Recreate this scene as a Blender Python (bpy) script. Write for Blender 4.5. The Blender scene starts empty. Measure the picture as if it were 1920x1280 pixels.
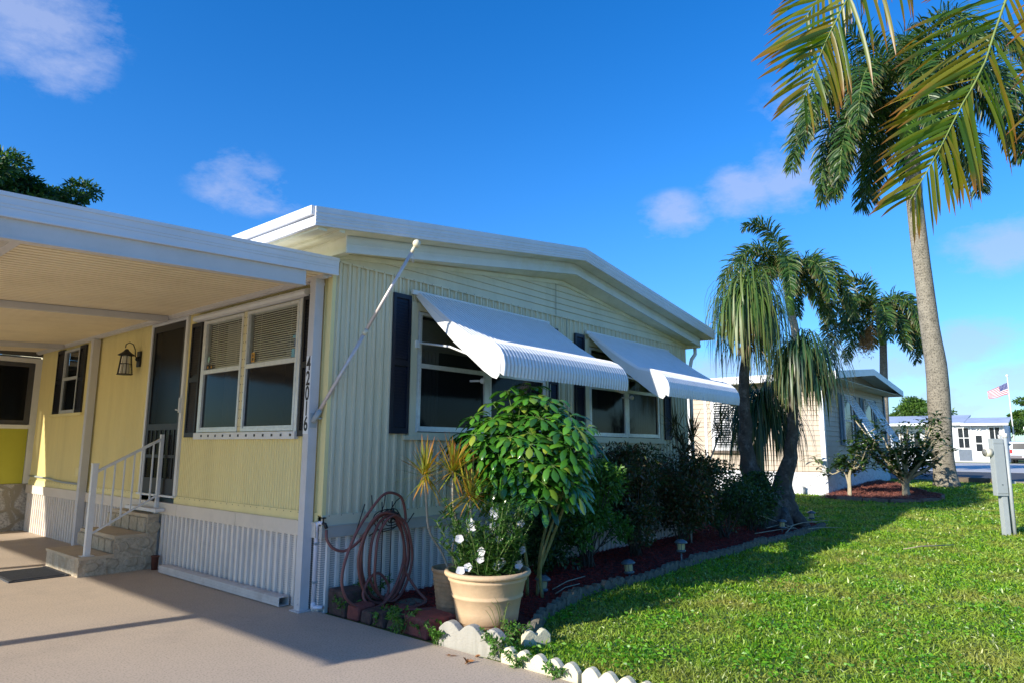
import bpy, math, random
import numpy as np
from mathutils import Vector, Matrix
random.seed(7); rng = np.random.default_rng(11)
sc = bpy.context.scene
# ---------------- camera ----------------
cam_d = bpy.data.cameras.new('camera'); cam = bpy.data.objects.new('camera', cam_d)
sc.collection.objects.link(cam); sc.camera = cam
CAM = Vector((-3.8786, -5.6444, 1.53))
yaw, pit, rol = math.radians(40.3266), math.radians(8.8018), math.radians(-0.3267)
fw = Vector((math.cos(yaw)*math.cos(pit), math.sin(yaw)*math.cos(pit), math.sin(pit)))
q = fw.to_track_quat('-Z', 'Y')
cam.matrix_world = Matrix.Translation(CAM) @ q.to_matrix().to_4x4() @ Matrix.Rotation(-rol, 4, 'Z')
cam_d.sensor_width = 36; cam_d.lens = 23.7685; cam_d.clip_end = 3000; cam_d.clip_start = .05
# ---------------- sun and sky ----------------
SUN = Vector((-2.4, .45, 1.0)).normalized()
sl = bpy.data.lights.new('sun', 'SUN'); sl.energy = 4.7; sl.angle = math.radians(.5); sl.color = (1, .93, .80)
so = bpy.data.objects.new('sun', sl); sc.collection.objects.link(so)
so.rotation_euler = SUN.to_track_quat('Z', 'Y').to_euler(); so.location = (-20, 5, 20)
w = bpy.data.worlds.new("World"); sc.world = w; w.use_nodes = True
nt = w.node_tree; nt.nodes.clear()
def N(nt, t, **k):
    n = nt.nodes.new(t)
    for a, b in k.items(): setattr(n, a, b)
    return n
out = N(nt, 'ShaderNodeOutputWorld'); bg = N(nt, 'ShaderNodeBackground'); bg.inputs[1].default_value = .15
sky = N(nt, 'ShaderNodeTexSky', sky_type='NISHITA'); sky.sun_disc = False
sky.sun_elevation = math.asin(SUN.z); sky.sun_rotation = math.atan2(SUN.x, SUN.y)
sky.air_density = 1.0; sky.dust_density = .3; sky.ozone_density = 2.0
hs = N(nt, 'ShaderNodeHueSaturation'); hs.inputs['Saturation'].default_value = 1.42
hs.inputs['Hue'].default_value = .497
nt.links.new(sky.outputs[0], hs.inputs['Color'])
tc = N(nt, 'ShaderNodeTexCoord')
nrm = N(nt, 'ShaderNodeVectorMath', operation='NORMALIZE'); nt.links.new(tc.outputs['Generated'], nrm.inputs[0])
nz = N(nt, 'ShaderNodeTexNoise'); nz.inputs['Scale'].default_value = 9; nz.inputs['Detail'].default_value = 10; nz.inputs['Roughness'].default_value = .66
mp = N(nt, 'ShaderNodeMapping'); mp.inputs['Scale'].default_value = (1, 1, 2.0); nt.links.new(nrm.outputs[0], mp.inputs[0]); nt.links.new(mp.outputs[0], nz.inputs['Vector'])
acc = None
def math_(op, a, b=None, clamp=False):
    n = N(nt, 'ShaderNodeMath', operation=op); n.use_clamp = clamp
    for i, v in enumerate((a, b)):
        if v is None: continue
        if isinstance(v, (int, float)): n.inputs[i].default_value = v
        else: nt.links.new(v, n.inputs[i])
    return n.outputs[0]
CLOUDS = [((.175,.865,.475), .080, 1.0), ((.21,.875,.44), .05, .7), ((.42,.84,.345), .055, .62), ((.46,.82,.335), .035, .5), ((.85,.42,.32), .045, .8), ((.885,.33,.345), .05, .85), ((.89,.28,.35), .055, .8),
          ((.87,.24,.43), .06, .5), ((.90,.20,.39), .06, .55), ((.97,.06,.24), .05, .85), ((.91,.39,.10), .07, 1.2), ((.955,.30,.085), .07, 1.1), ((.97,.21,.10), .08, 1.1),
          ((.985,.10,.125), .06, 1.1), ((.98,.15,.10), .06, 1.0), ((.995,.06,.08), .06, 1.1), ((.99,.14,.06), .07, 1.0)]
for d, rad, amp in CLOUDS:
    v = Vector(d).normalized()
    sub = N(nt, 'ShaderNodeVectorMath', operation='SUBTRACT'); nt.links.new(nrm.outputs[0], sub.inputs[0]); sub.inputs[1].default_value = v
    scl = N(nt, 'ShaderNodeVectorMath', operation='MULTIPLY'); nt.links.new(sub.outputs[0], scl.inputs[0])
    scl.inputs[1].default_value = (1, 1, 2.2 if d[2] < .15 else 1.5)
    ln = N(nt, 'ShaderNodeVectorMath', operation='LENGTH'); nt.links.new(scl.outputs[0], ln.inputs[0])
    m = math_('SUBTRACT', 1.0, math_('DIVIDE', ln.outputs['Value'], rad * 1.45), True)
    m = math_('MULTIPLY', m, amp)
    acc = m if acc is None else math_('MAXIMUM', acc, m)
den = math_('ADD', math_('MULTIPLY', acc, 1.5), math_('MULTIPLY', math_('SUBTRACT', nz.outputs[0], .5), 3.4))
edge = math_('MULTIPLY', math_('MULTIPLY', acc, 5, True), math_('SUBTRACT', den, .18, True), True)
edge = math_('MULTIPLY', edge, .55, True)
mx = N(nt, 'ShaderNodeMixRGB'); nt.links.new(edge, mx.inputs[0]); mx.inputs[2].default_value = (2.5, 2.85, 4.1, 1)
tint = N(nt, 'ShaderNodeMixRGB', blend_type='MULTIPLY'); tint.inputs[0].default_value = 1; 
sepz = N(nt, 'ShaderNodeSeparateXYZ'); nt.links.new(nrm.outputs[0], sepz.inputs[0])
rz_ = N(nt, 'ShaderNodeValToRGB'); rz_.color_ramp.elements[0].position = .0; rz_.color_ramp.elements[1].position = .42
rz_.color_ramp.elements[0].color = (.36, .56, .86, 1); rz_.color_ramp.elements[1].color = (.60, .72, .98, 1); rz_.color_ramp.interpolation = 'EASE'
nt.links.new(sepz.outputs[2], rz_.inputs[0]); gt_ = N(nt, 'ShaderNodeVectorMath', operation='SCALE'); gt_.inputs['Scale'].default_value = 1.14; nt.links.new(rz_.outputs[0], gt_.inputs[0]); nt.links.new(gt_.outputs[0], tint.inputs[2])
nt.links.new(hs.outputs[0], tint.inputs[1]); nt.links.new(tint.outputs[0], mx.inputs[1])
nt.links.new(mx.outputs[0], bg.inputs[0]); nt.links.new(bg.outputs[0], out.inputs[0])
sc.view_settings.view_transform = 'Standard'; sc.view_settings.look = 'None'; sc.view_settings.exposure = 0.6; sc.view_settings.gamma = 1
sc.render.engine = 'CYCLES'
try:
    sc.cycles.use_denoising = True; sc.cycles.max_bounces = 8; sc.cycles.transparent_max_bounces = 16
except Exception: pass

# ---------------- materials ----------------
MATS = {}
def L(nt, a, b): nt.links.new(a, b)
def mat(name, col, rough=.6, var=.12, vs=4.0, bump=0.0, bs=60.0, metal=0.0, spec=.5, col2=None, stain=None, st=.0, coat=0, streak=False, speck=0, ss=220):
    if name in MATS: return MATS[name]
    m = bpy.data.materials.new(name); m.use_nodes = True; nt = m.node_tree; b = nt.nodes['Principled BSDF']
    b.inputs['Roughness'].default_value = rough; b.inputs['Metallic'].default_value = metal
    b.inputs['Specular IOR Level'].default_value = spec
    if coat: b.inputs['Coat Weight'].default_value = coat
    tc = N(nt, 'ShaderNodeTexCoord'); mp = N(nt, 'ShaderNodeMapping'); L(nt, tc.outputs['Object'], mp.inputs[0])
    if streak: mp.inputs['Scale'].default_value = (1, 1, .12)
    n1 = N(nt, 'ShaderNodeTexNoise'); n1.inputs['Scale'].default_value = vs; n1.inputs['Detail'].default_value = 6; n1.inputs['Roughness'].default_value = .65
    L(nt, mp.outputs[0], n1.inputs['Vector'])
    r = N(nt, 'ShaderNodeValToRGB'); r.color_ramp.elements[0].position = .3; r.color_ramp.elements[1].position = .7
    c2 = col2 or col
    r.color_ramp.elements[0].color = tuple(max(0, c*(1-var)) for c in col)+(1,)
    r.color_ramp.elements[1].color = tuple(c*(1+var) for c in c2)+(1,)
    L(nt, n1.outputs[0], r.inputs[0]); o = r.outputs[0]
    if stain:
        n2 = N(nt, 'ShaderNodeTexNoise'); n2.inputs['Scale'].default_value = vs*.7; n2.inputs['Detail'].default_value = 9; n2.inputs['Roughness'].default_value = .75
        L(nt, mp.outputs[0], n2.inputs['Vector'])
        r2 = N(nt, 'ShaderNodeValToRGB'); r2.color_ramp.elements[0].position = .5; r2.color_ramp.elements[1].position = .72
        r2.color_ramp.elements[0].color = (0,0,0,1); r2.color_ramp.elements[1].color = (st,)*3+(1,)
        L(nt, n2.outputs[0], r2.inputs[0]); mx = N(nt, 'ShaderNodeMixRGB'); L(nt, r2.outputs[0], mx.inputs[0]); L(nt, o, mx.inputs[1]); mx.inputs[2].default_value = tuple(stain)+(1,); o = mx.outputs[0]
    if speck:
        n4 = N(nt, 'ShaderNodeTexNoise'); n4.inputs['Scale'].default_value = ss; n4.inputs['Detail'].default_value = 2; L(nt, tc.outputs['Object'], n4.inputs['Vector'])
        r4 = N(nt, 'ShaderNodeValToRGB'); r4.color_ramp.elements[0].position = .35; r4.color_ramp.elements[1].position = .5; r4.color_ramp.elements[0].color = (1-speck,)*3+(1,); r4.color_ramp.elements[1].color = (1,1,1,1)
        L(nt, n4.outputs[0], r4.inputs[0]); m4 = N(nt, 'ShaderNodeMixRGB', blend_type='MULTIPLY'); m4.inputs[0].default_value = 1; L(nt, o, m4.inputs[1]); L(nt, r4.outputs[0], m4.inputs[2]); o = m4.outputs[0]
    L(nt, o, b.inputs['Base Color'])
    if bump:
        n3 = N(nt, 'ShaderNodeTexNoise'); n3.inputs['Scale'].default_value = bs; n3.inputs['Detail'].default_value = 5; L(nt, tc.outputs['Object'], n3.inputs['Vector'])
        bp = N(nt, 'ShaderNodeBump'); bp.inputs['Strength'].default_value = bump; bp.inputs['Distance'].default_value = .01
        L(nt, n3.outputs[0], bp.inputs['Height']); L(nt, bp.outputs[0], b.inputs['Normal'])
    MATS[name] = m; return m
def leafmat(name, cols, rough=.4, trans=.35, tip=None, tippos=.75, spec=.5, tcol=None, patch=None):
    if name in MATS: return MATS[name]
    m = bpy.data.materials.new(name); m.use_nodes = True; nt = m.node_tree; b = nt.nodes['Principled BSDF']; o = nt.nodes['Material Output']
    g = N(nt, 'ShaderNodeNewGeometry'); r = N(nt, 'ShaderNodeValToRGB'); cr = r.color_ramp
    while len(cr.elements) < len(cols): cr.elements.new(.5)
    for i, c in enumerate(cols): cr.elements[i].position = i/(len(cols)-1); cr.elements[i].color = tuple(c)+(1,)
    L(nt, g.outputs['Random Per Island'], r.inputs[0]); c = r.outputs[0]
    if patch:
        n1 = N(nt, 'ShaderNodeTexNoise'); n1.inputs['Scale'].default_value = patch[1]; n1.inputs['Detail'].default_value = 4
        L(nt, g.outputs['Position'], n1.inputs['Vector'])
        r1 = N(nt, 'ShaderNodeValToRGB'); r1.color_ramp.elements[0].position = .42; r1.color_ramp.elements[1].position = .72; r1.color_ramp.elements[1].color = (patch[2],)*3+(1,)
        L(nt, n1.outputs[0], r1.inputs[0]); mx = N(nt, 'ShaderNodeMixRGB'); L(nt, r1.outputs[0], mx.inputs[0]); L(nt, c, mx.inputs[1]); mx.inputs[2].default_value = tuple(patch[0])+(1,); c = mx.outputs[0]
    if tip:
        uv = N(nt, 'ShaderNodeUVMap'); sx = N(nt, 'ShaderNodeSeparateXYZ'); L(nt, uv.outputs[0], sx.inputs[0])
        r2 = N(nt, 'ShaderNodeValToRGB'); r2.color_ramp.elements[0].position = tippos-.18; r2.color_ramp.elements[1].position = tippos+.12
        L(nt, sx.outputs[0], r2.inputs[0]); mx = N(nt, 'ShaderNodeMixRGB'); L(nt, r2.outputs[0], mx.inputs[0]); L(nt, c, mx.inputs[1]); mx.inputs[2].default_value = tuple(tip)+(1,); c = mx.outputs[0]
    L(nt, c, b.inputs['Base Color']); b.inputs['Roughness'].default_value = rough; b.inputs['Specular IOR Level'].default_value = spec
    t = N(nt, 'ShaderNodeBsdfTranslucent'); mixc = N(nt, 'ShaderNodeMixRGB', blend_type='MULTIPLY'); mixc.inputs[0].default_value = 1
    L(nt, c, mixc.inputs[1]); mixc.inputs[2].default_value = (tcol or (1.5, 1.6, .5))+(1,)
    L(nt, mixc.outputs[0], t.inputs[0]); ms = N(nt, 'ShaderNodeMixShader'); ms.inputs[0].default_value = trans
    L(nt, b.outputs[0], ms.inputs[1]); L(nt, t.outputs[0], ms.inputs[2]); L(nt, ms.outputs[0], o.inputs[0])
    MATS[name] = m; return m
def glassmat(name, tint, alpha, rough=.03, ior=1.4, spec=.8):
    if name in MATS: return MATS[name]
    m = bpy.data.materials.new(name); m.use_nodes = True; nt = m.node_tree; b = nt.nodes['Principled BSDF']; o = nt.nodes['Material Output']
    b.inputs['Base Color'].default_value = tuple(tint)+(1,); b.inputs['Roughness'].default_value = rough; b.inputs['Specular IOR Level'].default_value = spec
    t = N(nt, 'ShaderNodeBsdfTransparent'); ms = N(nt, 'ShaderNodeMixShader'); ms.inputs[0].default_value = alpha
    gl = N(nt, 'ShaderNodeBsdfGlossy'); gl.inputs['Roughness'].default_value = rough; gl.inputs[0].default_value = (.8, .85, .9, 1)
    n1 = N(nt, 'ShaderNodeTexNoise'); n1.inputs['Scale'].default_value = 2.5; tcg = N(nt, 'ShaderNodeTexCoord'); L(nt, tcg.outputs['Object'], n1.inputs['Vector'])
    bp = N(nt, 'ShaderNodeBump'); bp.inputs['Strength'].default_value = .06; bp.inputs['Distance'].default_value = .02; L(nt, n1.outputs[0], bp.inputs['Height']); L(nt, bp.outputs[0], gl.inputs['Normal']); L(nt, bp.outputs[0], b.inputs['Normal'])
    fr = N(nt, 'ShaderNodeFresnel'); fr.inputs[0].default_value = ior; m2 = N(nt, 'ShaderNodeMixShader'); L(nt, fr.outputs[0], m2.inputs[0])
    L(nt, b.outputs[0], ms.inputs[1]); L(nt, t.outputs[0], ms.inputs[2]); L(nt, ms.outputs[0], m2.inputs[1]); L(nt, gl.outputs[0], m2.inputs[2]); L(nt, m2.outputs[0], o.inputs[0])
    MATS[name] = m; return m

M_white = mat('white_aluminium', (.74,.74,.73), .45, .05, 3, .03, 30, stain=(.45,.42,.33), st=.25)
M_fascia = mat('white_fascia', (.72,.73,.76), .4, .04, 2, .02, 25, stain=(.50,.48,.42), st=.25)
M_soffit = mat('cream_soffit', (.74,.70,.50), .6, .1, 3, .05, 30, stain=(.42,.40,.18), st=.55)
M_yellow = mat('yellow_siding', (.86,.73,.34), .55, .05, 3, .04, 40, stain=(.66,.54,.24), st=.35, streak=True)
M_sage = mat('pale_sage_siding', (.72,.66,.47), .5, .05, 2.5, .04, 40, stain=(.38,.37,.22), st=.45, streak=True)
M_skirt = mat('grey_white_skirting', (.80,.73,.65), .55, .05, 4, .04, 40, stain=(.36,.33,.28), st=.35)
M_band = mat('beige_band', (.74,.65,.54), .55, .04, 3, .03, 40, stain=(.4,.37,.3), st=.3)
M_gband = mat('grey_band', (.50,.48,.43), .55, .04, 3, .03, 40, stain=(.36,.37,.3), st=.3)
M_trimw = mat('window_aluminium', (.70,.71,.69), .35, .08, 20, .05, 60, metal=.25, stain=(.40,.38,.32), st=.4)
M_navy = mat('navy_shutter', (.007,.009,.022), .5, .15, 8)
M_black = mat('black_shutter', (.012,.012,.015), .5, .2, 8)
M_dark = mat('dark_interior', (.02,.02,.022), .9, .3, 3)
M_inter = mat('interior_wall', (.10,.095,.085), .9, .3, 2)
M_curt = mat('pale_curtain', (.42,.42,.38), .9, .15, 3)
M_blind = mat('cream_blind', (.88,.87,.74), .6, .04, 5)
M_screen = glassmat('dark_insect_screen', (.010,.011,.013), .12, .08, 1.06, .10)
M_clear = glassmat('blind_window_glass', (.03,.035,.035), .93, .02, 1.25)
M_glass = glassmat('window_glass', (.015,.02,.02), .55, .03, 1.2, .5)
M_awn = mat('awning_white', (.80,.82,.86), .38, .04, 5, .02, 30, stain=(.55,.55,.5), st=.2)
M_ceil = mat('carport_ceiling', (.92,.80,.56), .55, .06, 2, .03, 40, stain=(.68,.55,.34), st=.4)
M_conc = mat('painted_concrete', (.53,.425,.325), .8, .05, 1.3, .5, 170, stain=(.40,.325,.26), st=.75, speck=.28, ss=70)
M_roof = mat('roof_metal', (.75,.76,.78), .4, .05, 2)
M_tar = mat('asphalt', (.055,.057,.065), .85, .25, 2, .3, 80)
M_red = mat('red_paver', (.20,.055,.045), .9, .3, 14, .8, 60, stain=(.09,.08,.06), st=.7)
M_dkblock = mat('mossy_block', (.075,.045,.040), .95, .5, 16, 1, 50, stain=(.05,.075,.03), st=.8)
M_moss = mat('mossy_concrete', (.17,.15,.11), .95, .5, 12, 1, 50, stain=(.035,.04,.025), st=.9)
M_cream = mat('cream_painted_edging', (.66,.60,.42), .7, .06, 6, .3, 60, stain=(.42,.40,.28), st=.35)
M_oldw = mat('weathered_white_edging', (.36,.34,.29), .85, .15, 9, .5, 60, stain=(.22,.21,.17), st=.8, streak=True)
M_pot = mat('tan_clay', (.60,.42,.25), .7, .1, 4, .2, 50, stain=(.38,.31,.20), st=.5)
M_pot2 = mat('brown_clay', (.38,.24,.13), .8, .3, 8, .5, 40, stain=(.09,.10,.05), st=.6)
M_soil = mat('dark_soil', (.035,.025,.018), 1, .4, 20, 1, 60)
M_hose = mat('brown_red_hose', (.22,.075,.06), .5, .12, 12, .05, 40)
M_iron = mat('black_iron', (.012,.012,.012), .5, .2, 20)
M_pvc = mat('white_pvc', (.74,.72,.78), .35, .03, 4)
M_cap = mat('lamp_grey_plastic', (.10,.13,.15), .35, .2, 12)
M_lens = mat('cream_lens', (.55,.49,.26), .3, .1, 10)
M_grey = mat('grey_painted_steel', (.33,.37,.38), .45, .06, 6, .03, 30)
M_gal = mat('grey_conduit', (.36,.40,.41), .4, .08, 8)
M_pole = mat('brushed_aluminium', (.64,.57,.54), .42, .06, 20, metal=.3)
M_ball = mat('cream_ball', (.68,.62,.45), .4, .05, 5)
M_lite = mat('carport_beam', (.62,.60,.59), .45, .04, 3, .02, 30, stain=(.42,.40,.36), st=.3)

# ---------------- builders ----------------
col = sc.collection
class MB:
    def __init__(s): s.v = []; s.f = []; s.m = []; s.mi = 0; s.sm = []; s.smooth = False
    def add(s, vs, fs):
        o = len(s.v); s.v += [tuple(v) for v in vs]
        for f in fs: s.f.append(tuple(i+o for i in f)); s.m.append(s.mi); s.sm.append(s.smooth)
    def box(s, x0, x1, y0, y1, z0, z1):
        s.hexa([(x0,y0,z0),(x1,y0,z0),(x1,y1,z0),(x0,y1,z0)], [(x0,y0,z1),(x1,y0,z1),(x1,y1,z1),(x0,y1,z1)])
    def hexa(s, b, t):
        s.add(list(b)+list(t), [(3,2,1,0),(4,5,6,7),(0,1,5,4),(1,2,6,5),(2,3,7,6),(3,0,4,7)])
    def prism(s, poly, ax):     # poly 3-D points, extruded by vector ax
        n = len(poly); a = Vector(ax); p = [Vector(v) for v in poly]
        s.add(p+[v+a for v in p], [tuple(range(n))[::-1], tuple(range(n, 2*n))]+[(i, (i+1) % n, (i+1) % n+n, i+n) for i in range(n)])
    def tube(s, pts, r, n=8, cap=True):
        pts = [Vector(p) for p in pts]; k = len(pts); rs = r if isinstance(r, (list, tuple)) else [r]*k
        up = Vector((0, 0, 1)); vs = []; pn = None
        for i, p in enumerate(pts):
            t = (pts[min(i+1, k-1)]-pts[max(i-1, 0)]).normalized()
            if pn is None:
                a = up if abs(t.z) < .9 else Vector((1, 0, 0)); pn = t.cross(a).normalized()
            else:
                pn = (pn - t*pn.dot(t)).normalized()
            b = t.cross(pn)
            for j in range(n):
                an = 2*math.pi*j/n; vs.append(p+(pn*math.cos(an)+b*math.sin(an))*rs[i])
        fs = [(i*n+j, i*n+(j+1) % n, (i+1)*n+(j+1) % n, (i+1)*n+j) for i in range(k-1) for j in range(n)]
        if cap: fs += [tuple(range(n))[::-1], tuple(range((k-1)*n, k*n))]
        sm = s.smooth; s.smooth = True; s.add(vs, fs); s.smooth = sm
    def lathe(s, prof, c, n=32, wob=0):
        c = Vector(c); vs = []
        for r, z in prof:
            for j in range(n):
                a = 2*math.pi*j/n; rr = r*(1+wob*math.sin(3*a+z*7)); vs.append(c+Vector((rr*math.cos(a), rr*math.sin(a), z)))
        k = len(prof); fs = [(i*n+j, i*n+(j+1) % n, (i+1)*n+(j+1) % n, (i+1)*n+j) for i in range(k-1) for j in range(n)]
        sm = s.smooth; s.smooth = True; s.add(vs, fs); s.smooth = sm
    def ball(s, c, r, n=12, sc=(1, 1, 1)):
        c = Vector(c); k = n//2; s2 = []
        for i in range(k+1):
            ph = math.pi*i/k
            for j in range(n):
                a = 2*math.pi*j/n; s2.append(c+Vector((r*sc[0]*math.sin(ph)*math.cos(a), r*sc[1]*math.sin(ph)*math.sin(a), r*sc[2]*math.cos(ph))))
        sm = s.smooth; s.smooth = True
        s.add(s2, [(i*n+j, (i+1)*n+j, (i+1)*n+(j+1) % n, i*n+(j+1) % n) for i in range(k) for j in range(n)]); s.smooth = sm
    def build(s, name, mats, parent=None, label=None, kind=None):
        off = wloc(parent); me = bpy.data.meshes.new(name)
        me.from_pydata([(v[0]-off[0], v[1]-off[1], v[2]-off[2]) for v in s.v], [], s.f)
        if not isinstance(mats, (list, tuple)): mats = [mats]
        for m in mats: me.materials.append(m)
        me.polygons.foreach_set('material_index', s.m); me.polygons.foreach_set('use_smooth', s.sm); me.update()
        o = bpy.data.objects.new(name, me); col.objects.link(o); o.parent = parent
        if label: o['label'] = label
        if kind: o['kind'] = kind
        return o
def wloc(p):
    v = Vector((0, 0, 0))
    while p is not None: v += p.location; p = p.parent
    return v
def tag(o, label, cat, group=None, kind=None):
    o['label'] = label; o['category'] = cat
    if group: o['group'] = group
    if kind: o['kind'] = kind
    return o
def thing(name, loc, label, cat, group=None):
    o = bpy.data.objects.new(name, None); o.location = loc; o.empty_display_size = .1; col.objects.link(o); return tag(o, label, cat, group)
def solo(mb, name, m, loc, label, cat, group=None):   # one-mesh thing with its origin at its base
    d = bpy.data.objects.new('tmp', None); d.location = loc
    o = mb.build(name, m, None)
    me = o.data; me.transform(Matrix.Translation(-Vector(loc))); o.location = loc
    bpy.data.objects.remove(d); return tag(o, label, cat, group)
def copy_tree(o, parent=None):
    c = o.copy(); col.objects.link(c); c.parent = parent
    for ch in list(o.children): copy_tree(ch, c)
    return c
def bx(x0, x1, y0, y1, z0, z1):
    m = MB(); m.box(x0, x1, y0, y1, z0, z1); return m
# leaves: many strips in one mesh, built with numpy
class LB:
    def __init__(s): s.V = []; s.F = []; s.U = []; s.n = 0
    def add(s, B, D, S, Ln, W, seg=3, droop=.5, prof='lance', fold=0.0, stiff0=0.0):
        B = np.asarray(B, float); n = len(B); D = np.asarray(D, float); D = D/np.linalg.norm(D, axis=1, keepdims=True)
        S = np.asarray(S, float); S = S - D*np.sum(S*D, 1, keepdims=True); S /= np.linalg.norm(S, axis=1, keepdims=True)+1e-9
        Ln = np.broadcast_to(np.asarray(Ln, float), (n,)); W = np.broadcast_to(np.asarray(W, float), (n,)); dr = np.broadcast_to(np.asarray(droop, float), (n,))
        t = np.linspace(0, 1, seg+1)
        pf = {'lance': lambda t: np.sin(np.pi*np.clip(t, .06, .97)**.7), 'strap': lambda t: np.minimum(1, (1.02-t)*4)*np.minimum(1, .5+t*4),
              'ob': lambda t: np.clip(np.sin(np.pi*t**1.5)**.8, .09, 1), 'blade': lambda t: 1.03-t**1.5, 'round': lambda t: np.clip(np.sin(np.pi*np.clip(t,.0,.98))**.6, .08, 1)}[prof](t)
        p = B.copy(); d = D.copy(); P = [p.copy()]; Ds = [d.copy()]
        g = np.array([0, 0, -1.])
        for k in range(seg):
            p = p + d*(Ln/seg)[:, None]; P.append(p.copy())
            d = d + g*(dr*(k+1)/seg*2/seg)[:, None]; d /= np.linalg.norm(d, axis=1, keepdims=True); Ds.append(d.copy())
        P = np.stack(P, 1); Ds = np.stack(Ds, 1)
        nr = np.cross(S[:, None, :], Ds); nr /= np.linalg.norm(nr, axis=2, keepdims=True)+1e-9
        hw = W[:, None]*pf[None, :]*.5
        if fold:
            V = np.stack([P-S[:, None]*hw[..., None]+nr*(hw*fold)[..., None], P, P+S[:, None]*hw[..., None]+nr*(hw*fold)[..., None]], 2); c = 3
        else:
            V = np.stack([P-S[:, None]*hw[..., None], P+S[:, None]*hw[..., None]], 2); c = 2
        per = (seg+1)*c; F = []
        for k in range(seg):
            for j in range(c-1): a = k*c+j; F.append((a, a+1, a+c+1, a+c))
        F = np.array(F)[None]+(np.arange(n)*per)[:, None, None]+s.n
        s.V.append(V.reshape(-1, 3)); s.F.append(F.reshape(-1, 4)); s.U.append(np.tile(np.repeat(t, c), n)); s.n += n*per
    def build(s, name, m, parent=None, smooth=True, kind=None):
        V = np.concatenate(s.V)-np.array(wloc(parent)); F = np.concatenate(s.F); U = np.concatenate(s.U)
        me = bpy.data.meshes.new(name); me.vertices.add(len(V)); me.vertices.foreach_set('co', V.astype(np.float32).ravel())
        me.loops.add(F.size); me.loops.foreach_set('vertex_index', F.astype(np.int32).ravel())
        me.polygons.add(len(F)); me.polygons.foreach_set('loop_start', np.arange(0, F.size, 4, dtype=np.int32)); me.polygons.foreach_set('loop_total', np.full(len(F), 4, np.int32))
        me.polygons.foreach_set('use_smooth', np.full(len(F), smooth)); me.update(calc_edges=True)
        uv = me.uv_layers.new(name='UVMap'); a = np.zeros((F.size, 2), np.float32); a[:, 0] = U[F.ravel()]; uv.data.foreach_set('uv', a.ravel())
        me.materials.append(m); me.validate(); o = bpy.data.objects.new(name, me); col.objects.link(o); o.parent = parent
        if kind: o['kind'] = kind
        return o
def rdir(n, up=0.0):
    v = rng.normal(size=(n, 3)); v /= np.linalg.norm(v, axis=1, keepdims=True); v[:, 2] += up; return v/np.linalg.norm(v, axis=1, keepdims=True)
def hg(x, y=0):
    t = np.clip((np.asarray(x, float)-9)/14, 0, 1); return .4*t*t*(3-2*t)

def groove_lines(m, direction, scale, amt):      # brownish bands painted into the colour as shade of the grooves
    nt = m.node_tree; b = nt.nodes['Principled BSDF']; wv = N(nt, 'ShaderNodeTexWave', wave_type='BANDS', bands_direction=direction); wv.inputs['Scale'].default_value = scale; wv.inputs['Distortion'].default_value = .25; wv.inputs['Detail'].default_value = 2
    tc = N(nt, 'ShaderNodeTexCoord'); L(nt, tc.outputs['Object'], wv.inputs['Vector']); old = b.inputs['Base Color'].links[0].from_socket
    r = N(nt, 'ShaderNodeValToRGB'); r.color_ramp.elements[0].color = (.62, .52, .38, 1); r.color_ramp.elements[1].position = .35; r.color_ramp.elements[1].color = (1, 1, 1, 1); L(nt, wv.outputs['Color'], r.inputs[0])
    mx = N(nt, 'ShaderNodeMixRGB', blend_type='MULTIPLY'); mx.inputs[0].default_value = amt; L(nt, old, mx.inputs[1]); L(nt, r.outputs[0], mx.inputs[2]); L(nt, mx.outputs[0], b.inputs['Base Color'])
groove_lines(M_ceil, 'Y', 3.1416, .55)  # brownish rib lines, groove shade set into the ceiling colour
groove_lines(M_awn, 'X', 5.59, .45)  # shading between the ribs painted into the awning sheet
# =================== THE GROUND ===================
M_lawn = mat('lawn_soil_green', (.05,.075,.010), .95, .35, 5, 1, 60, col2=(.11,.16,.02))
xs = np.concatenate([np.linspace(-60, -9, 6), np.linspace(-8, 30, 77), np.linspace(34, 120, 12), [200, 500, 1500]])
ys = np.concatenate([[-1500, -400, -100], np.linspace(-60, -14, 8), np.linspace(-12, 16, 29), np.linspace(20, 80, 8), [200, 500, 1500]])
g = MB(); g.v = [(x, y, float(hg(x))-.02) for y in ys for x in xs]; nx = len(xs)
for j in range(len(ys)-1):
    for i in range(nx-1): g.f.append((j*nx+i, j*nx+i+1, (j+1)*nx+i+1, (j+1)*nx+i)); g.m.append(0); g.sm.append(True)
g.build('lawn_ground', M_lawn, kind='structure')
d = MB(); d.box(-10, 0.0, -14, 9.1, -.12, 0.0)
d.build('driveway', M_conc, kind='structure')
d = MB(); d.box(-10, -5.2, 9.1, 20, -.12, -.004); d.build('rear_patio', M_conc, kind='structure')
# street beyond the lawn
r = MB(); r.box(25.3, 38, -80, 120, .30, .396); r.build('street', M_tar, kind='structure')
M_side = mat('pale_concrete', (.50,.49,.47), .8, .06, .6, .2, 40)
r = MB(); r.box(38, 64.5, -14, 14, .30, .402); r.build('far_driveway', M_side, kind='structure')
r = MB(); r.box(25.0, 25.3, -80, 120, .30, .45); r.build('street_kerb', mat('old_kerb', (.22,.20,.16), .9, .3, 3, .5, 30), kind='structure')

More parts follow.
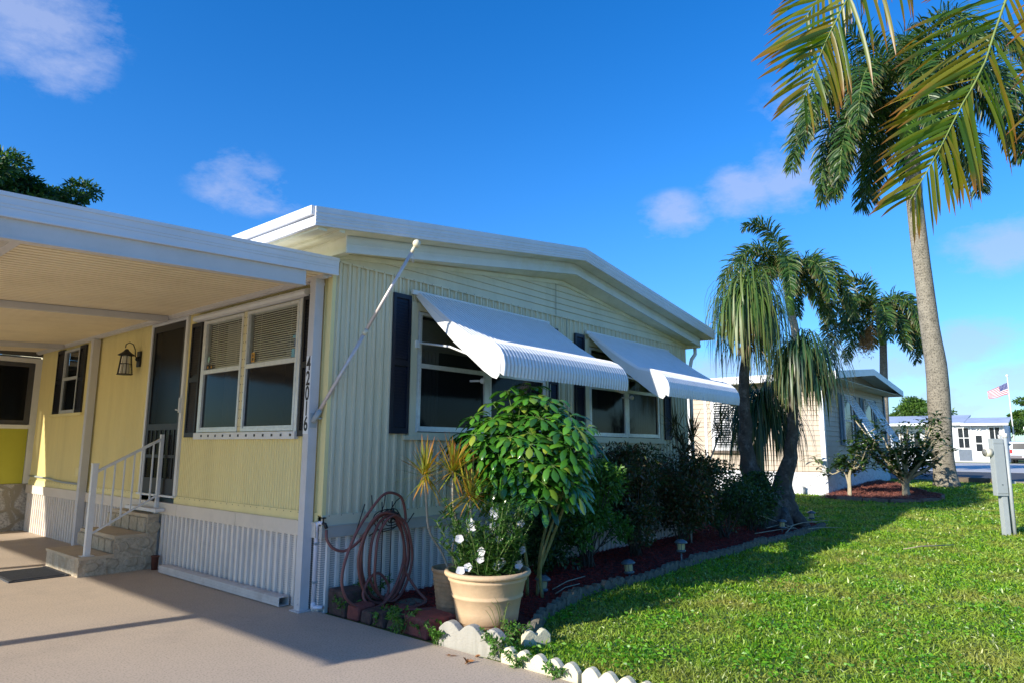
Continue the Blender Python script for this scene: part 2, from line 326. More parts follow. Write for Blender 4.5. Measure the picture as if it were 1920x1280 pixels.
# mulch bed
M_mul = mat('red_mulch_bed', (.13,.014,.009), .95, .5, 30, 1, 60)
bed = [(.10,.0),(.10,-1.55),(.45,-1.92),(1.2,-1.72),(2.3,-1.42),(3.5,-1.50),(5.2,-1.42),(7.65,-1.48),(9.6,-1.52),(10.6,-1.50),(11.1,-1.05),(11.4,-.3),(10.8,.5),(9.6,.7),(7.85,.6),(7.85,.0)]
m = MB(); m.prism([(x, y, -.03) for x, y in bed], (0, 0, .05)); mulch = m.build('mulch_bed', M_mul, kind='structure')
def inside(px, py, poly):
    n = len(poly); c = np.zeros(len(px), bool); j = n-1
    for i in range(n):
        xi, yi = poly[i]; xj, yj = poly[j]
        c ^= ((yi > py) != (yj > py)) & (px < (xj-xi)*(py-yi)/(yj-yi+1e-12)+xi); j = i
    return c
M_chip = leafmat('mulch_chips', [(.17,.012,.008), (.30,.022,.012), (.42,.04,.022), (.10,.01,.008)], .8, 0.0)
px = rng.uniform(0, 11.4, 60000); py = rng.uniform(-1.95, .7, 60000); k = inside(px, py, bed); px, py = px[k], py[k]
n = len(px); lb = LB(); dd = rdir(n); dd[:, 2] *= .35
lb.add(np.stack([px, py, rng.uniform(.012, .045, n)], 1), dd, rdir(n), rng.uniform(.02, .07, n), rng.uniform(.008, .02, n), 1, 0, 'strap')
ch = lb.build('bark_mulch', M_chip, smooth=False); tag(ch, 'loose red bark chips covering the planting bed along the house', 'mulch', kind='stuff')

# =================== THE HOUSE ===================
H = thing('mobile_home', (0, 0, 0), 'yellow and sage mobile home with ribbed siding, white roof edge and two white awnings', 'house')
def ribs(mb, ax, u0, u1, z0, z1, out, pat, d, sgn):
    """vertical ribbed sheet; ax 'x' -> sheet in plane y=out facing -y; ax 'y' -> plane x=out facing -x. z0,z1 may be functions"""
    P = []; u = u0; per = pat[-1][0]; k = 0
    while u < u1:
        for a, h in pat[:-1]:
            if u+a < u1: P.append((u+a, h*d))
        u += per
    P.append((u1, 0)); f0 = z0 if callable(z0) else (lambda u: z0); f1 = z1 if callable(z1) else (lambda u: z1)
    vs = []
    for u, h in P:
        for z in (f0(u), f1(u)): vs.append((u, out-h, z) if ax == 'x' else (out-h, u, z))
    fs = [(2*i, 2*i+2, 2*i+3, 2*i+1) for i in range(len(P)-1)]
    if ax == 'y': fs = [f[::-1] for f in fs]
    mb.add(vs, fs)
PG = [(0, 0), (.030, 0), (.036, 1), (.060, 1), (.066, 0), (.084, 0), (.087, .5), (.095, .5), (.098, 0), (.112, 0)]     # broad rib + thin rib
PL = [(0, 0), (.020, 0), (.026, 1), (.034, 1), (.040, 0), (.048, 0)]
PS = [(0, 0), (.05, 0), (.060, 1), (.078, 1), (.088, 0), (.110, 0)]
# gable face siding, with openings for the two windows
W1 = (1.10, 3.46, 1.68, 3.02); W2 = (4.50, 6.68, 1.68, 3.02)
g = MB()
for a, b, z0, z1 in ((.02, W1[0], .86, 3.38), (W1[0], W1[1], .86, W1[2]), (W1[0], W1[1], W1[3], 3.38), (W1[1], W2[0], .86, 3.38), (W2[0], W2[1], .86, W2[2]), (W2[0], W2[1], W2[3], 3.38), (W2[1], 7.80, .86, 3.38)):
    ribs(g, 'x', a, b, z0, z1, 0.0, PG, .022, 1)
g.build('ribbed_gable_siding', M_sage, H)
g = MB(); PK = 3.82
ztop = lambda x: 3.90-.12*abs(x-PK)
for i in range(6):       # horizontal laps in the gable triangle
    z = 3.372+i*.09; za = z+.088
    x0 = max(.0, PK-(3.90-z)/.12); x1 = min(7.8, PK+(3.90-z)/.12)
    if x1-x0 > .2: g.add([(x0, -.022, z), (x1, -.022, z), (x1, -.006, za), (x0, -.006, za), (x0, 0, z), (x1, 0, z)], [(0, 1, 2, 3), (4, 5, 1, 0)])
g.box(.0, 7.8, -.03, -.0225, 3.35, 3.372)
g.add([(0, .01, 3.3), (7.8, .01, 3.3), (7.8, .01, 3.42), (PK, .01, 3.9), (0, .01, 3.42)], [(0, 1, 2, 3, 4)])
g.build('gable_lap_boards', M_sage, H)
# trims low on the wall
g = MB(); g.box(-.022, 7.83, -.028, -.013, .775, .875); g.build('siding_base_trim', M_sage, H)
g = MB(); g.box(-.03, 7.84, -.045, -.0, .665, .768); g.box(-.034, 7.84, -.052, -.0, .768, .776); g.build('grey_floor_band', M_gband, H)
M_perf = bpy.data.materials.new('perforated_skirting'); M_perf.use_nodes = True; _n = M_perf.node_tree; _b = _n.nodes['Principled BSDF']; _b.inputs['Roughness'].default_value = .5
_t = N(_n, 'ShaderNodeTexCoord'); _m = N(_n, 'ShaderNodeMapping'); _m.inputs['Rotation'].default_value = (0, 0, 0); _m.inputs['Scale'].default_value = (70, 70, 48); L(_n, _t.outputs['Object'], _m.inputs[0])
_v = N(_n, 'ShaderNodeTexVoronoi'); _v.inputs['Scale'].default_value = 1; _v.inputs['Randomness'].default_value = .0; L(_n, _m.outputs[0], _v.inputs['Vector'])
_r = N(_n, 'ShaderNodeValToRGB'); _r.color_ramp.elements[0].position = .26; _r.color_ramp.elements[0].color = (.20,.20,.21,1); _r.color_ramp.elements[1].position = .36; _r.color_ramp.elements[1].color = (.72,.66,.60,1)
L(_n, _v.outputs['Distance'], _r.inputs[0]); L(_n, _r.outputs[0], _b.inputs['Base Color'])
def skirt(ax, u0, u1, name):
    g = MB(); ribs(g, ax, u0, u1, -.02, .665, 0.0, [(0, 0), (.16, 0)], 0, 1); p = g.build(name, M_perf, H)
    g = MB(); u = u0+.07
    while u < u1-.03:
        for w0, w1, h in ((-.022, .022, .012),):
            vs = [(u-.024, 0), (u-.017, .022), (u+.017, .022), (u+.024, 0)]
            P = [((a, -.002-h2, z) if ax == 'x' else (-.002-h2, a, z)) for a, h2 in vs for z in (-.02, .664)]
            g.add(P, [(2*i, 2*i+2, 2*i+3, 2*i+1) if ax == 'x' else (2*i+1, 2*i+3, 2*i+2, 2*i) for i in range(3)])
        u += .112
    g.build('skirting_rib', M_skirt, p, kind='stuff')
skirt('x', .0, 7.8, 'gable_skirting'); skirt('y', .0, 9.1, 'side_skirting')
# left (carport) face
g = MB(); DY = (3.16, 4.17); WL = (.51, 2.62, 1.68, 3.04); WF = (7.05, 7.78, 2.04, 3.12)
for a, b, z0, z1 in ((.0, WL[0], .86, 3.62), (WL[0], WL[1], .86, WL[2]), (WL[0], WL[1], WL[3], 3.62), (WL[1], DY[0], .86, 3.62), (DY[0], DY[1], 3.14, 3.62), (DY[1], WF[0], .86, 3.62), (WF[0], WF[1], .86, WF[2]), (WF[0], WF[1], WF[3], 3.62), (WF[1], 9.1, .86, 3.62)):
    ribs(g, 'y', a, b, z0, z1, 0.0, PL, .009, 1)
g.build('yellow_side_siding', M_yellow, H)
g = MB(); g.box(-.020, .022, -.016, .055, .875, 3.42); g.build('yellow_corner_trim', M_yellow, H)
g = MB(); g.box(-.018, -.0075, .056, 3.15, .80, .895); g.box(-.018, -.0075, 4.18, 9.1, .80, .895); g.build('yellow_base_trim', M_yellow, H)
g = MB()
for a, b in ((.04, 1.55), (1.556, 3.0), (3.006, 6.0), (6.006, 9.1)): g.box(-.045, 0, a, b, .665, .798)
g.box(-.05, 0, .04, 9.1, .7985, .8065)
g.build('beige_floor_band', M_band, H)
# body closing walls (rear, right, floor)
g = MB(); g.box(.30, 7.78, .45, 14, .05, .80); g.box(7.74, 7.80, .01, 14, 0, 3.42); g.box(0.02, 7.8, 13.9, 14, 0, 3.5); g.box(.0, .05, 9.1, 14, 0, 3.42)
g.build('rear_walls', M_sage, H)
g = MB(); g.box(3.955, 3.967, -.0265, -.0225, .88, 3.35); g.box(3.70, 3.708, -.026, -.0225, 3.375, 3.84); g.build('panel_seam', mat('seam_shadow_metal', (.30,.30,.22), .6), H)
g = MB(); u = .05
while u < 7.75:
    g.box(u, u+.008, -.031, -.0285, .862, .870); g.box(u, u+.007, -.033, -.0305, 3.357, 3.364); u += .14
u = .25
while u < 9.0:
    if not 3.1 < u < 4.25: g.box(-.021, -.0185, u, u+.008, .875, .883)
    u += .13
g.build('siding_screw', mat('rusty_screw', (.12,.09,.06), .6, .3, 30), H, kind='stuff')
# ---- roof ----
def rz(x): return 4.27-.14*abs(x-3.8)
g = MB(); Y0, Y1 = -.45, 14.3
for xa, xb in ((-.5, 3.8), (3.8, 8.02)):
    g.hexa([(xa, Y0, rz(xa)-.05), (xb, Y0, rz(xb)-.05), (xb, Y1, rz(xb)-.05), (xa, Y1, rz(xa)-.05)], [(xa, Y0, rz(xa)), (xb, Y0, rz(xb)), (xb, Y1, rz(xb)), (xa, Y1, rz(xa))])
g.build('roof', M_roof, H)
def fasc(y, dep, x0, xp, x1, f, zt, zb, name, m, hz=(0, .0)):
    g = MB()
    for xa, xb in ((x0, xp), (xp, x1)):
        g.hexa([(xa, y-dep, f(xa)+zb), (xb, y-dep, f(xb)+zb), (xb, y, f(xb)+zb), (xa, y, f(xa)+zb)], [(xa, y-dep, f(xa)+zt), (xb, y-dep, f(xb)+zt), (xb, y, f(xb)+zt), (xa, y, f(xa)+zt)])
    return g, name, m
g, _, _ = fasc(-.452, .022, -.547, 3.8, 8.04, rz, .015, -.165, '', None)
for dz in (-.035, -.075, -.10, -.135):   # rolled lines along the fascia
    for xa, xb in ((-.546, 3.8), (3.8, 8.04)):
        g.hexa([(xa, -.480, rz(xa)+dz-.006), (xb, -.480, rz(xb)+dz-.006), (xb, -.474, rz(xb)+dz-.009), (xa, -.474, rz(xa)+dz-.009)], [(xa, -.480, rz(xa)+dz), (xb, -.480, rz(xb)+dz), (xb, -.474, rz(xb)+dz+.003), (xa, -.474, rz(xa)+dz+.003)])
z5 = rz(-.5)
g.box(-.580, -.521, -.4519, 14.3, z5-.072, z5+.012); g.box(-.545, -.521, -.4519, 14.3, z5-.17, z5-.080); g.box(-.5205, -.501, -.4519, 14.3, z5-.165, z5+.01)      # gutter-like side edge
g.box(8.021, 8.06, -.474, 14.3, rz(8.02)-.17, rz(8.02)+.015)
g.build('white_roof_fascia', M_fascia, H)
g = MB()     # soffit of the over-roof
for xa, xb in ((-.5, 3.8), (3.8, 8.02)):
    za, zb_ = rz(xa)-.16, rz(xb)-.16
    g.hexa([(xa, -.450, za-.01), (xb, -.450, zb_-.01), (xb, -.28, zb_-.01), (xa, -.28, za-.01)], [(xa, -.450, za), (xb, -.450, zb_), (xb, -.28, zb_), (xa, -.28, za)])
zb0 = rz(-.036)-.16; g.hexa([(-.50, -.2795, z5-.17), (-.036, -.2795, zb0-.01), (-.036, 14.2, zb0-.01), (-.50, 14.2, z5-.17)], [(-.50, -.2795, z5-.16), (-.036, -.2795, zb0), (-.036, 14.2, zb0), (-.50, 14.2, z5-.16)]); g.box(-.03, .015, -.24, 9.2, 3.62, 3.70); g.box(-.495, -.40, -.44, 14.2, z5-.19, z5-.166); g.box(-.26, -.20, -.44, 14.2, z5-.16, z5-.125)
g.build('soffit', M_soffit, H)
def lz(x): return 4.0-.144*abs(x-3.86)
g = MB()    # lower stepped rake board
for xa, xb in ((-.05, 3.86), (3.86, 7.88)):
    for ya, yb, a, b in ((-.262, -.25, -.05, .20), (-.272, -.2625, -.05, -.005), (-.268, -.2625, .10, .115), (-.268, -.2625, .04, .046)):
        g.hexa([(xa, ya, lz(xa)+a), (xb, ya, lz(xb)+a), (xb, yb, lz(xb)+a), (xa, yb, lz(xa)+a)], [(xa, ya, lz(xa)+b), (xb, ya, lz(xb)+b), (xb, yb, lz(xb)+b), (xa, yb, lz(xa)+b)])
g.build('lower_rake_board', mat('pale_rake', (.66,.69,.66), .5, .06, 3, .03, 30, stain=(.52,.50,.30), st=.45), H)
g = MB(); zc = lz(.02)
g.box(-.035, .018, -.2495, 9.2, zc-.0, zc+.225); g.box(-.05, -.036, -.2495, 9.2, zc-.05, zc+.0); g.box(-.040, -.0355, -.2495, 9.2, zc+.09, zc+.10); g.box(-.0355, .019, -.2495, 9.2, zc-.052, zc-.042)
g.build('side_eave_board', M_soffit, H)
g = MB()
for xa, xb in ((.02, 3.86), (3.86, 7.88)):
    wa = 3.90-.12*abs(xa-PK); wb = 3.90-.12*abs(xb-PK)
    g.hexa([(xa, -.249, lz(xa)-.04), (xb, -.249, lz(xb)-.04), (xb, .005, wb-.0), (xa, .005, wa-.0)], [(xa, -.249, lz(xa)-.03), (xb, -.249, lz(xb)-.03), (xb, .005, wb+.02), (xa, .005, wa+.02)])
    g.hexa([(xa, -.030, wa-.055), (xb, -.030, wb-.055), (xb, -.0, wb-.055), (xa, -.0, wa-.055)], [(xa, -.030, wa-.006), (xb, -.030, wb-.006), (xb, -.0, wb-.006), (xa, -.0, wa-.006)])
g.build('eave_soffit', M_soffit, H)
g = MB(); g.box(7.79, 7.90, -.25, 13.9, 3.36, 3.45); g.build('right_eave', M_soffit, H)
gt = MB(); gt.tube([(7.93, -.13, 3.36), (7.93, -.13, 3.26), (7.88, -.08, 3.16), (7.86, -.05, 3.0), (7.86, -.05, .1)], .035, 8); gt.build('downspout', M_white, H)

# ---- windows ----
def sash(W, x0, x1, z0, z1, zm, y, ax='x', glass=True, gm=None):
    """one double-hung unit: frame + upper pane + lower screen, in plane y (ax x) or x (ax y)"""
    g = MB(); t = .033
    def b(u0, u1, a, c, d0, d1):
        if ax == 'x': g.box(u0, u1, y+d0, y+d1, a, c)
        else: g.box(y+d0, y+d1, u0, u1, a, c)
    b(x0, x0+t, z0, z1, -.02, .05); b(x1-t, x1, z0, z1, -.02, .05); b(x0+t, x1-t, z0, z0+t, -.02, .05); b(x0+t, x1-t, z1-t, z1, -.02, .05)
    b(x0+t, x1-t, zm-.02, zm+.03, -.018, .03); b(x0+t, x1-t, z0+t, z0+t+.022, -.012, .02)
    for k in range(9):
        zz = z0+.06+(z1-z0-.12)*k/8
        b(x0+.012, x0+.020, zz, zz+.008, -.024, -.0195); b(x1-.020, x1-.012, zz, zz+.008, -.024, -.0195)
    f = g.build('window_frame', M_trimw, W)
    g = MB(); b2 = g
    if ax == 'x': g.add([(x0+t, y+.012, zm), (x1-t, y+.012, zm), (x1-t, y+.012, z1-t), (x0+t, y+.012, z1-t)], [(0, 1, 2, 3)])
    else: g.add([(y+.012, x0+t, zm), (y+.012, x1-t, zm), (y+.012, x1-t, z1-t), (y+.012, x0+t, z1-t)], [(3, 2, 1, 0)])
    g.build('pane', gm or M_glass, f)
    g = MB()
    if ax == 'x': g.add([(x0+t, y+.005, z0+t), (x1-t, y+.005, z0+t), (x1-t, y+.005, zm), (x0+t, y+.005, zm)], [(0, 1, 2, 3)])
    else: g.add([(y+.005, x0+t, z0+t), (y+.005, x1-t, z0+t), (y+.005, x1-t, zm), (y+.005, x0+t, zm)], [(3, 2, 1, 0)])
    g.build('screen', M_screen, f)
    return f
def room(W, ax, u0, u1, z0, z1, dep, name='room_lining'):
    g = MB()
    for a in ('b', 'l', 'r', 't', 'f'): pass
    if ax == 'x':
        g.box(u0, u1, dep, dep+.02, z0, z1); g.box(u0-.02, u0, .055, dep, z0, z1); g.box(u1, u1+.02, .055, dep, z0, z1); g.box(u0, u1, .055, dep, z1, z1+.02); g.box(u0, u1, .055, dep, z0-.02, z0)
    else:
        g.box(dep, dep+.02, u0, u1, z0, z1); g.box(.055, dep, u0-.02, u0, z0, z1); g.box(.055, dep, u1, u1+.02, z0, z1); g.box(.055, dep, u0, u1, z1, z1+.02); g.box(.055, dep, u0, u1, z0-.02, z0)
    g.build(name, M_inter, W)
def louvres(x0, x1, z0, z1, y, m, parent, ax='x', label=None):
    g = MB()
    def b(u0, u1, a, c, d0, d1):
        if ax == 'x': g.box(u0, u1, y+d0, y+d1, a, c)
        else: g.box(y+d0, y+d1, u0, u1, a, c)
    t = .035; b(x0, x0+t, z0, z1, -.03, 0); b(x1-t, x1, z0, z1, -.03, 0); b(x0+t, x1-t, z0, z0+.06, -.03, 0); b(x0+t, x1-t, z1-.05, z1, -.03, 0); zm = (z0+z1)/2; b(x0+t, x1-t, zm-.03, zm+.03, -.03, 0)
    b(x0+t, x1-t, z0+.06, z1-.05, -.008, 0)
    z = z0+.07
    while z < z1-.08:
        if abs(z-zm) > .045:
            if ax == 'x': g.hexa([(x0+t, y-.022, z), (x1-t, y-.022, z), (x1-t, y-.016, z), (x0+t, y-.016, z)], [(x0+t, y-.012, z+.035), (x1-t, y-.012, z+.035), (x1-t, y-.0085, z+.035), (x0+t, y-.0085, z+.035)])
            else: g.hexa([(y-.022, x0+t, z), (y-.016, x0+t, z), (y-.016, x1-t, z), (y-.022, x1-t, z)], [(y-.012, x0+t, z+.035), (y-.0085, x0+t, z+.035), (y-.0085, x1-t, z+.035), (y-.012, x1-t, z+.035)])
        z += .032
    return g.build('shutter', m, parent, label=label)
def outer(W, x0, x1, z0, z1, y, ax='x', m=M_sage):
    g = MB()
    def b(u0, u1, a, c, d0, d1):
        if ax == 'x': g.box(u0, u1, y+d0, y+d1, a, c)
        else: g.box(y+d0, y+d1, u0, u1, a, c)
    b(x0-.09, x0, z0-.04, z1+.09, -.03, .0); b(x1, x1+.09, z0-.04, z1+.09, -.03, .0); b(x0, x1, z1, z1+.09, -.03, .0); b(x0-.16, x1+.16, z0-.085, z0-.0405, -.045, .0); b(x0, x1, z0-.04, z0, -.028, .0)
    g.build('window_surround', m, W)
for nm, (x0, x1, z0, z1) in (('w1', W1), ('w2', W2)):
    W = thing('tmp', (0, 0, 0), '', ''); W.name = 'double_window'; del W['label'], W['category']; W.parent = H
    outer(W, x0, x1, z0, z1, -.0125); mid = (x0+x1)/2
    sash(W, x0+.04, mid-.03, z0+.01, z1-.01, 2.41, -.015); sash(W, mid+.03, x1-.04, z0+.01, z1-.01, 2.41, -.015)
    for aa, bb, nn in ((x0, x0+.04, 'jamb'), (x1-.04, x1, 'jamb'), (mid-.03, mid+.03, 'mullion')): bx(aa, bb, -.03, .05, z0, z1).build(nn, M_trimw, W)
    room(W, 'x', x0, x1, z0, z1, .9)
    g = MB()   # curtain with folds
    for i in range(14): a = x0+.1+i*.03; g.add([(a, .16+.012*(i % 2), z0+.02), (a+.03, .16+.012*((i+1) % 2), z0+.02), (a+.03, .16+.012*((i+1) % 2), 2.95), (a, .16+.012*(i % 2), 2.95)], [(0, 1, 2, 3)])
    for i in range(14): a = x1-.5+i*.03; g.add([(a, .16+.012*(i % 2), z0+.02), (a+.03, .16+.012*((i+1) % 2), z0+.02), (a+.03, .16+.012*((i+1) % 2), 2.95), (a, .16+.012*(i % 2), 2.95)], [(0, 1, 2, 3)])
    g.box(x0+.06, x1-.06, .13, .14, 2.62, 2.97)
    g.build('curtain', M_curt, W)
for a, b in ((.75, 1.0), (3.50, 3.73), (4.15, 4.39), (6.84, 7.08)): louvres(a, b, 1.66, 3.17, -.0145, M_navy, H)
# left side window, two units with blinds
W = thing('tmp', (0, 0, 0), '', ''); W.name = 'blind_window'; del W['label'], W['category']; W.parent = H
y0, y1, z0, z1 = WL
for a, b in ((y0+.02, 1.585), (1.675, y1-.02)):
    f = sash(W, a, b, z0, z1-.01, 2.40, -.02, 'y', gm=M_clear)
    g = MB(); z = 2.47
    while z < 3.0:
        g.hexa([(.020, a+.05, z), (.034, a+.05, z+.016), (.034, b-.05, z+.016), (.020, b-.05, z)], [(.020, a+.05, z+.002), (.034, a+.05, z+.018), (.034, b-.05, z+.018), (.020, b-.05, z+.002)]); z += .0245
    g.box(.018, .04, a+.05, b-.05, 2.445, 2.462)
    for yy in (a+.22, b-.22): g.box(.017, .019, yy, yy+.003, 2.45, 3.0)
    g.build('venetian_blind', M_blind, W)
bx(-.036, .04, y0-.035, y0+.02, z0-.01, z1).build('jamb', M_trimw, W); bx(-.036, .04, y1-.02, y1+.03, z0-.01, z1).build('jamb', M_trimw, W)
g = MB(); g.box(-.030, .04, 1.585, 1.675, z0, z1)
for k in range(14):
    zz = z0+.05+k*.095
g.build('mullion', mat('cream_mullion', (.70,.62,.38), .5, .06, 9), W)
g = MB()
for k in range(14):
    zz = z0+.05+k*.095
    for yy in (1.60, 1.65): g.box(-.033, -.0305, yy, yy+.01, zz, zz+.01)
g.build('screw', M_iron, W, kind='stuff')
g = MB(); g.box(-.055, -.008, y0-.04, y1+.06, 1.595, 1.672); g.build('sill', M_white, W)
g = MB()
for k in range(12): yy = y0+.02+k*.175; g.box(-.059, -.0555, yy, yy+.03, 1.622, 1.648)
g.build('sill_clip', M_iron, W, kind='stuff')
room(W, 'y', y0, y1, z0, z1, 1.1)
g = MB()
for i in range(12): a = 2.0+i*.035; g.add([(.16+.014*(i % 2), a, z0), (.16+.014*((i+1) % 2), a+.035, z0), (.16+.014*((i+1) % 2), a+.035, 3.0), (.16+.014*(i % 2), a, 3.0)], [(0, 1, 2, 3)])
g.build('curtain', M_curt, W)
# stickers
M_st1 = mat('amber_sticker', (.55,.28,.03), .5, .1, 30); M_st2 = mat('teal_sticker', (.18,.42,.50), .5, .1, 30); M_st3 = mat('black_sticker', (.02,.018,.016), .5, .1, 30); M_gr = mat('pale_green_sticker', (.35,.58,.48), .5, .1, 30)
g = MB(); g.box(-.0095, -.0085, 1.43, 1.50, 2.45, 2.56); g.mi = 1; g.box(-.0105, -.0096, 1.45, 1.48, 2.47, 2.50); g.box(-.0105, -.0096, 1.455, 1.475, 2.515, 2.54); g.build('warning_sticker', [M_st1, M_st3], W)
g = MB(); g.box(-.0095, -.0085, .58, .68, 2.44, 2.53); g.mi = 1; g.box(-.0105, -.0096, .58, .62, 2.47, 2.52)
g.mi = 0; g.box(-.0095, -.0085, .61, .67, 2.64, 2.67); g.mi = 1; g.box(-.0095, -.0085, .59, .63, 2.55, 2.635); g.build('spray_bottle_sticker', [M_st2, mat('blue_sticker', (.03,.12,.28), .5, .1, 30)], W)
g = MB(); g.box(-.0095, -.0085, 2.49, 2.56, 2.435, 2.495); g.box(-.0095, -.0085, 2.40, 2.47, 2.435, 2.495); g.mi = 1; g.box(-.0105, -.0096, 2.51, 2.54, 2.45, 2.48); g.box(-.0105, -.0096, 2.42, 2.45, 2.45, 2.48); g.build('small_black_sticker', [M_st3, M_st1], W)
g = MB(); g.smooth = True; g.prism([(-.0095, 2.52+.026*math.cos(t), 2.565+.04*math.sin(t)) for t in [i*math.pi/8 for i in range(16)]], (.001, 0, 0)); g.build('oval_sticker', M_gr, W)
louvres(2.69, 2.97, 1.62, 3.04, -.010, M_black, H, 'y'); louvres(.27, .45, 1.62, 3.06, -.010, M_black, H, 'y')
# rolled-up hood over that window
g = MB(); g.prism([(-.015, .36, 3.135), (-.085, .36, 3.115), (-.10, .36, 3.085), (-.09, .36, 3.055), (-.015, .36, 3.045)], (0, 2.48, 0)); g.build('window_hood', M_white, H)
# far window on this face
W = thing('tmp', (0, 0, 0), '', ''); W.name = 'small_window'; del W['label'], W['category']; W.parent = H
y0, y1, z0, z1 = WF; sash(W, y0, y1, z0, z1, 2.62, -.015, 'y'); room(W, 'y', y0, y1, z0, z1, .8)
g = MB(); g.box(-.045, -.008, y0-.35, y1+.45, z0-.05, z0-.003); g.build('sill', M_yellow, W)
louvres(6.74, 7.02, 2.03, 3.14, -.010, M_black, H, 'y'); louvres(7.80, 8.12, 2.03, 3.14, -.010, M_black, H, 'y')
# door
D = thing('tmp', (0, 0, 0), '', ''); D.name = 'screen_door'; del D['label'], D['category']; D.parent = H
g = MB(); a, b = DY; g.box(-.035, -.0, a-.06, a, .90, 3.17); g.box(-.035, -.0, b, b+.045, .90, 3.17); g.box(-.035, -.0, a, b, 3.13, 3.17); g.box(-.06, -.0, a-.06, b+.045, .875, .899); g.build('door_frame', M_white, D)
g = MB(); g.box(-.02, .0, a+.002, a+.08, .905, 3.125); g.box(-.02, .0, b-.08, b-.002, .905, 3.125); g.box(-.02, .0, a+.08, b-.08, 3.04, 3.125); g.box(-.02, .0, a+.08, b-.08, .905, 1.10); g.box(-.02, .0, a+.08, b-.08, 1.72, 1.80)
g.box(-.02, .0, a+.08, b-.08, 1.36, 1.40)
for k in range(6): yy = a+.14+k*.135; g.box(-.018, -.004, yy, yy+.018, 1.40, 1.72)
for k in range(3): yy = a+.14+k*.27; g.box(-.018, -.004, yy, yy+.018, 1.10, 1.36)
g.build('door_leaf', mat('dark_bronze', (.018,.016,.015), .45, .2, 6), D)
g = MB(); g.add([(-.008, a+.08, 1.10), (-.008, b-.08, 1.10), (-.008, b-.08, 3.04), (-.008, a+.08, 3.04)], [(3, 2, 1, 0)]); g.build('door_screen', glassmat('door_mesh', (.008,.008,.009), .30, .2, 1.03, .1), D)
g = MB(); g.box(.10, .14, a, b, .90, 3.13); g.box(.02, .10, a-.02, a, .9, 3.13); g.box(.02, .10, b, b+.02, .9, 3.13); g.build('inner_door', mat('inner_door_brown', (.012,.011,.010), .6, .2, 4), D)
g = MB(); g.box(-.06, -.035, a-.045, a-.02, 1.93, 2.12); g.tube([(-.06, a-.03, 1.96), (-.075, a+.01, 1.97), (-.06, a+.05, 1.97)], .008, 6); g.build('handle', M_white, D)
g = MB(); g.box(-.07, -.001, 6.42, 6.58, 1.03, 1.16); g.build('outlet_box', M_yellow, H)
g = MB(); g.tube([(-.03, 9.0, .965), (-.03, 7.9, .95), (-.03, 7.6, .93), (-.03, 7.2, .915), (-.03, 6.35, .915)], .017, 7); g.build('wall_conduit', M_gal, H)
# ---- awnings ----
def awning(x0, x1):
    A = thing('tmp', (0, 0, 0), '', ''); A.name = 'awning'; del A['label'], A['category']; A.parent = H
    prof = [(-.045, 3.19), (-.30, 3.018), (-.60, 2.815), (-.87, 2.635), (-1.0, 2.585), (-1.10, 2.555), (-1.19, 2.515), (-1.25, 2.465), (-1.29, 2.40), (-1.305, 2.33), (-1.305, 2.27), (-1.30, 2.225)]
    prof = [(-.045, 3.19), (-.30, 3.005), (-.60, 2.785), (-.88, 2.61), (-1.0, 2.585), (-1.10, 2.56), (-1.19, 2.52), (-1.255, 2.465), (-1.295, 2.40), (-1.31, 2.33), (-1.305, 2.27), (-1.295, 2.22)]
    nrm = []
    for i in range(len(prof)):
        a = prof[max(0, i-1)]; b = prof[min(len(prof)-1, i+1)]; t = Vector((b[0]-a[0], b[1]-a[1])).normalized(); nrm.append((t.y, -t.x))
    g = MB(); xsn = []; n = int(round((x1-x0)/.056)); st = (x1-x0)/n
    for i in range(n):
        for f, h in ((0, 0), (.08, 0), (.18, .75), (.32, 1), (.68, 1), (.82, .75), (.92, 0)): xsn.append((x0+(i+f)*st, h*.040))
    xsn.append((x1, 0)); k = len(prof); vs = []
    for x, h in xsn:
        for (y, z), (ny, nz) in zip(prof, nrm):
            e = 1
            vs.append((x, y+ny*h*e, z-ny*0+nz*h*e))
    for ii in range(len(xsn)):    # scalloped lower edge
        x, h = xsn[ii]; v = vs[ii*k+k-1]; vs[ii*k+k-1] = (v[0], v[1], v[2]+.022*(1-h/.040))
    fs = [(i*k+j, (i+1)*k+j, (i+1)*k+j+1, i*k+j+1) for i in range(len(xsn)-1) for j in range(k-1)]
    g.smooth = False; g.add(vs, fs)
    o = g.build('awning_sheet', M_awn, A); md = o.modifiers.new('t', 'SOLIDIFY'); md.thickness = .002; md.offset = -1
    for xx in (x0-.006, x1+.001):
        g = MB()
        low = [(-.03, 3.10), (-.40, 2.80), (-.72, 2.50), (-.95, 2.35), (-1.12, 2.25), (-1.22, 2.19)]
        p = [(xx, y, z) for y, z in prof]+[(xx, y, z) for y, z in low[::-1]]
        low = [(-.05, 3.17), (-.34, 2.885), (-.66, 2.60), (-.90, 2.42), (-1.08, 2.28), (-1.20, 2.205), (-1.26, 2.185)]
        p = [(xx, y, z) for y, z in prof]+[(xx, y, z) for y, z in low[::-1]]
        g.prism(p, (.005, 0, 0)); g.build('awning_side', M_white, A)
    g = MB(); g.box(x0-.07, x1+.07, -.075, -.044, 3.185, 3.235); g.build('hinge_rail', M_white, A)
    for xx, ww in ((x0+.04, 1), (x1-.04, -1)):
        g = MB(); g.tube([(xx+.02, -.05, 2.66), (xx+.005, -.55, 2.57), (xx, -.90, 2.44)], .013, 6); g.box(xx-.03, xx+.03, -.06, -.03, 2.60, 2.68); g.build('support_arm', M_white, A)
    g = MB(); g.tube([(x0+.01, -1.25, 2.31), (x1-.01, -1.25, 2.31)], .012, 6); g.build('front_bar', M_white, A)
    g = MB(); g.tube([((x0+x1)/2-.3, -.05, 2.3), ((x0+x1)/2-.25, -.16, 2.30)], .014, 6); g.ball(((x0+x1)/2-.23, -.19, 2.30), .035); g.build('crank', M_white, A)
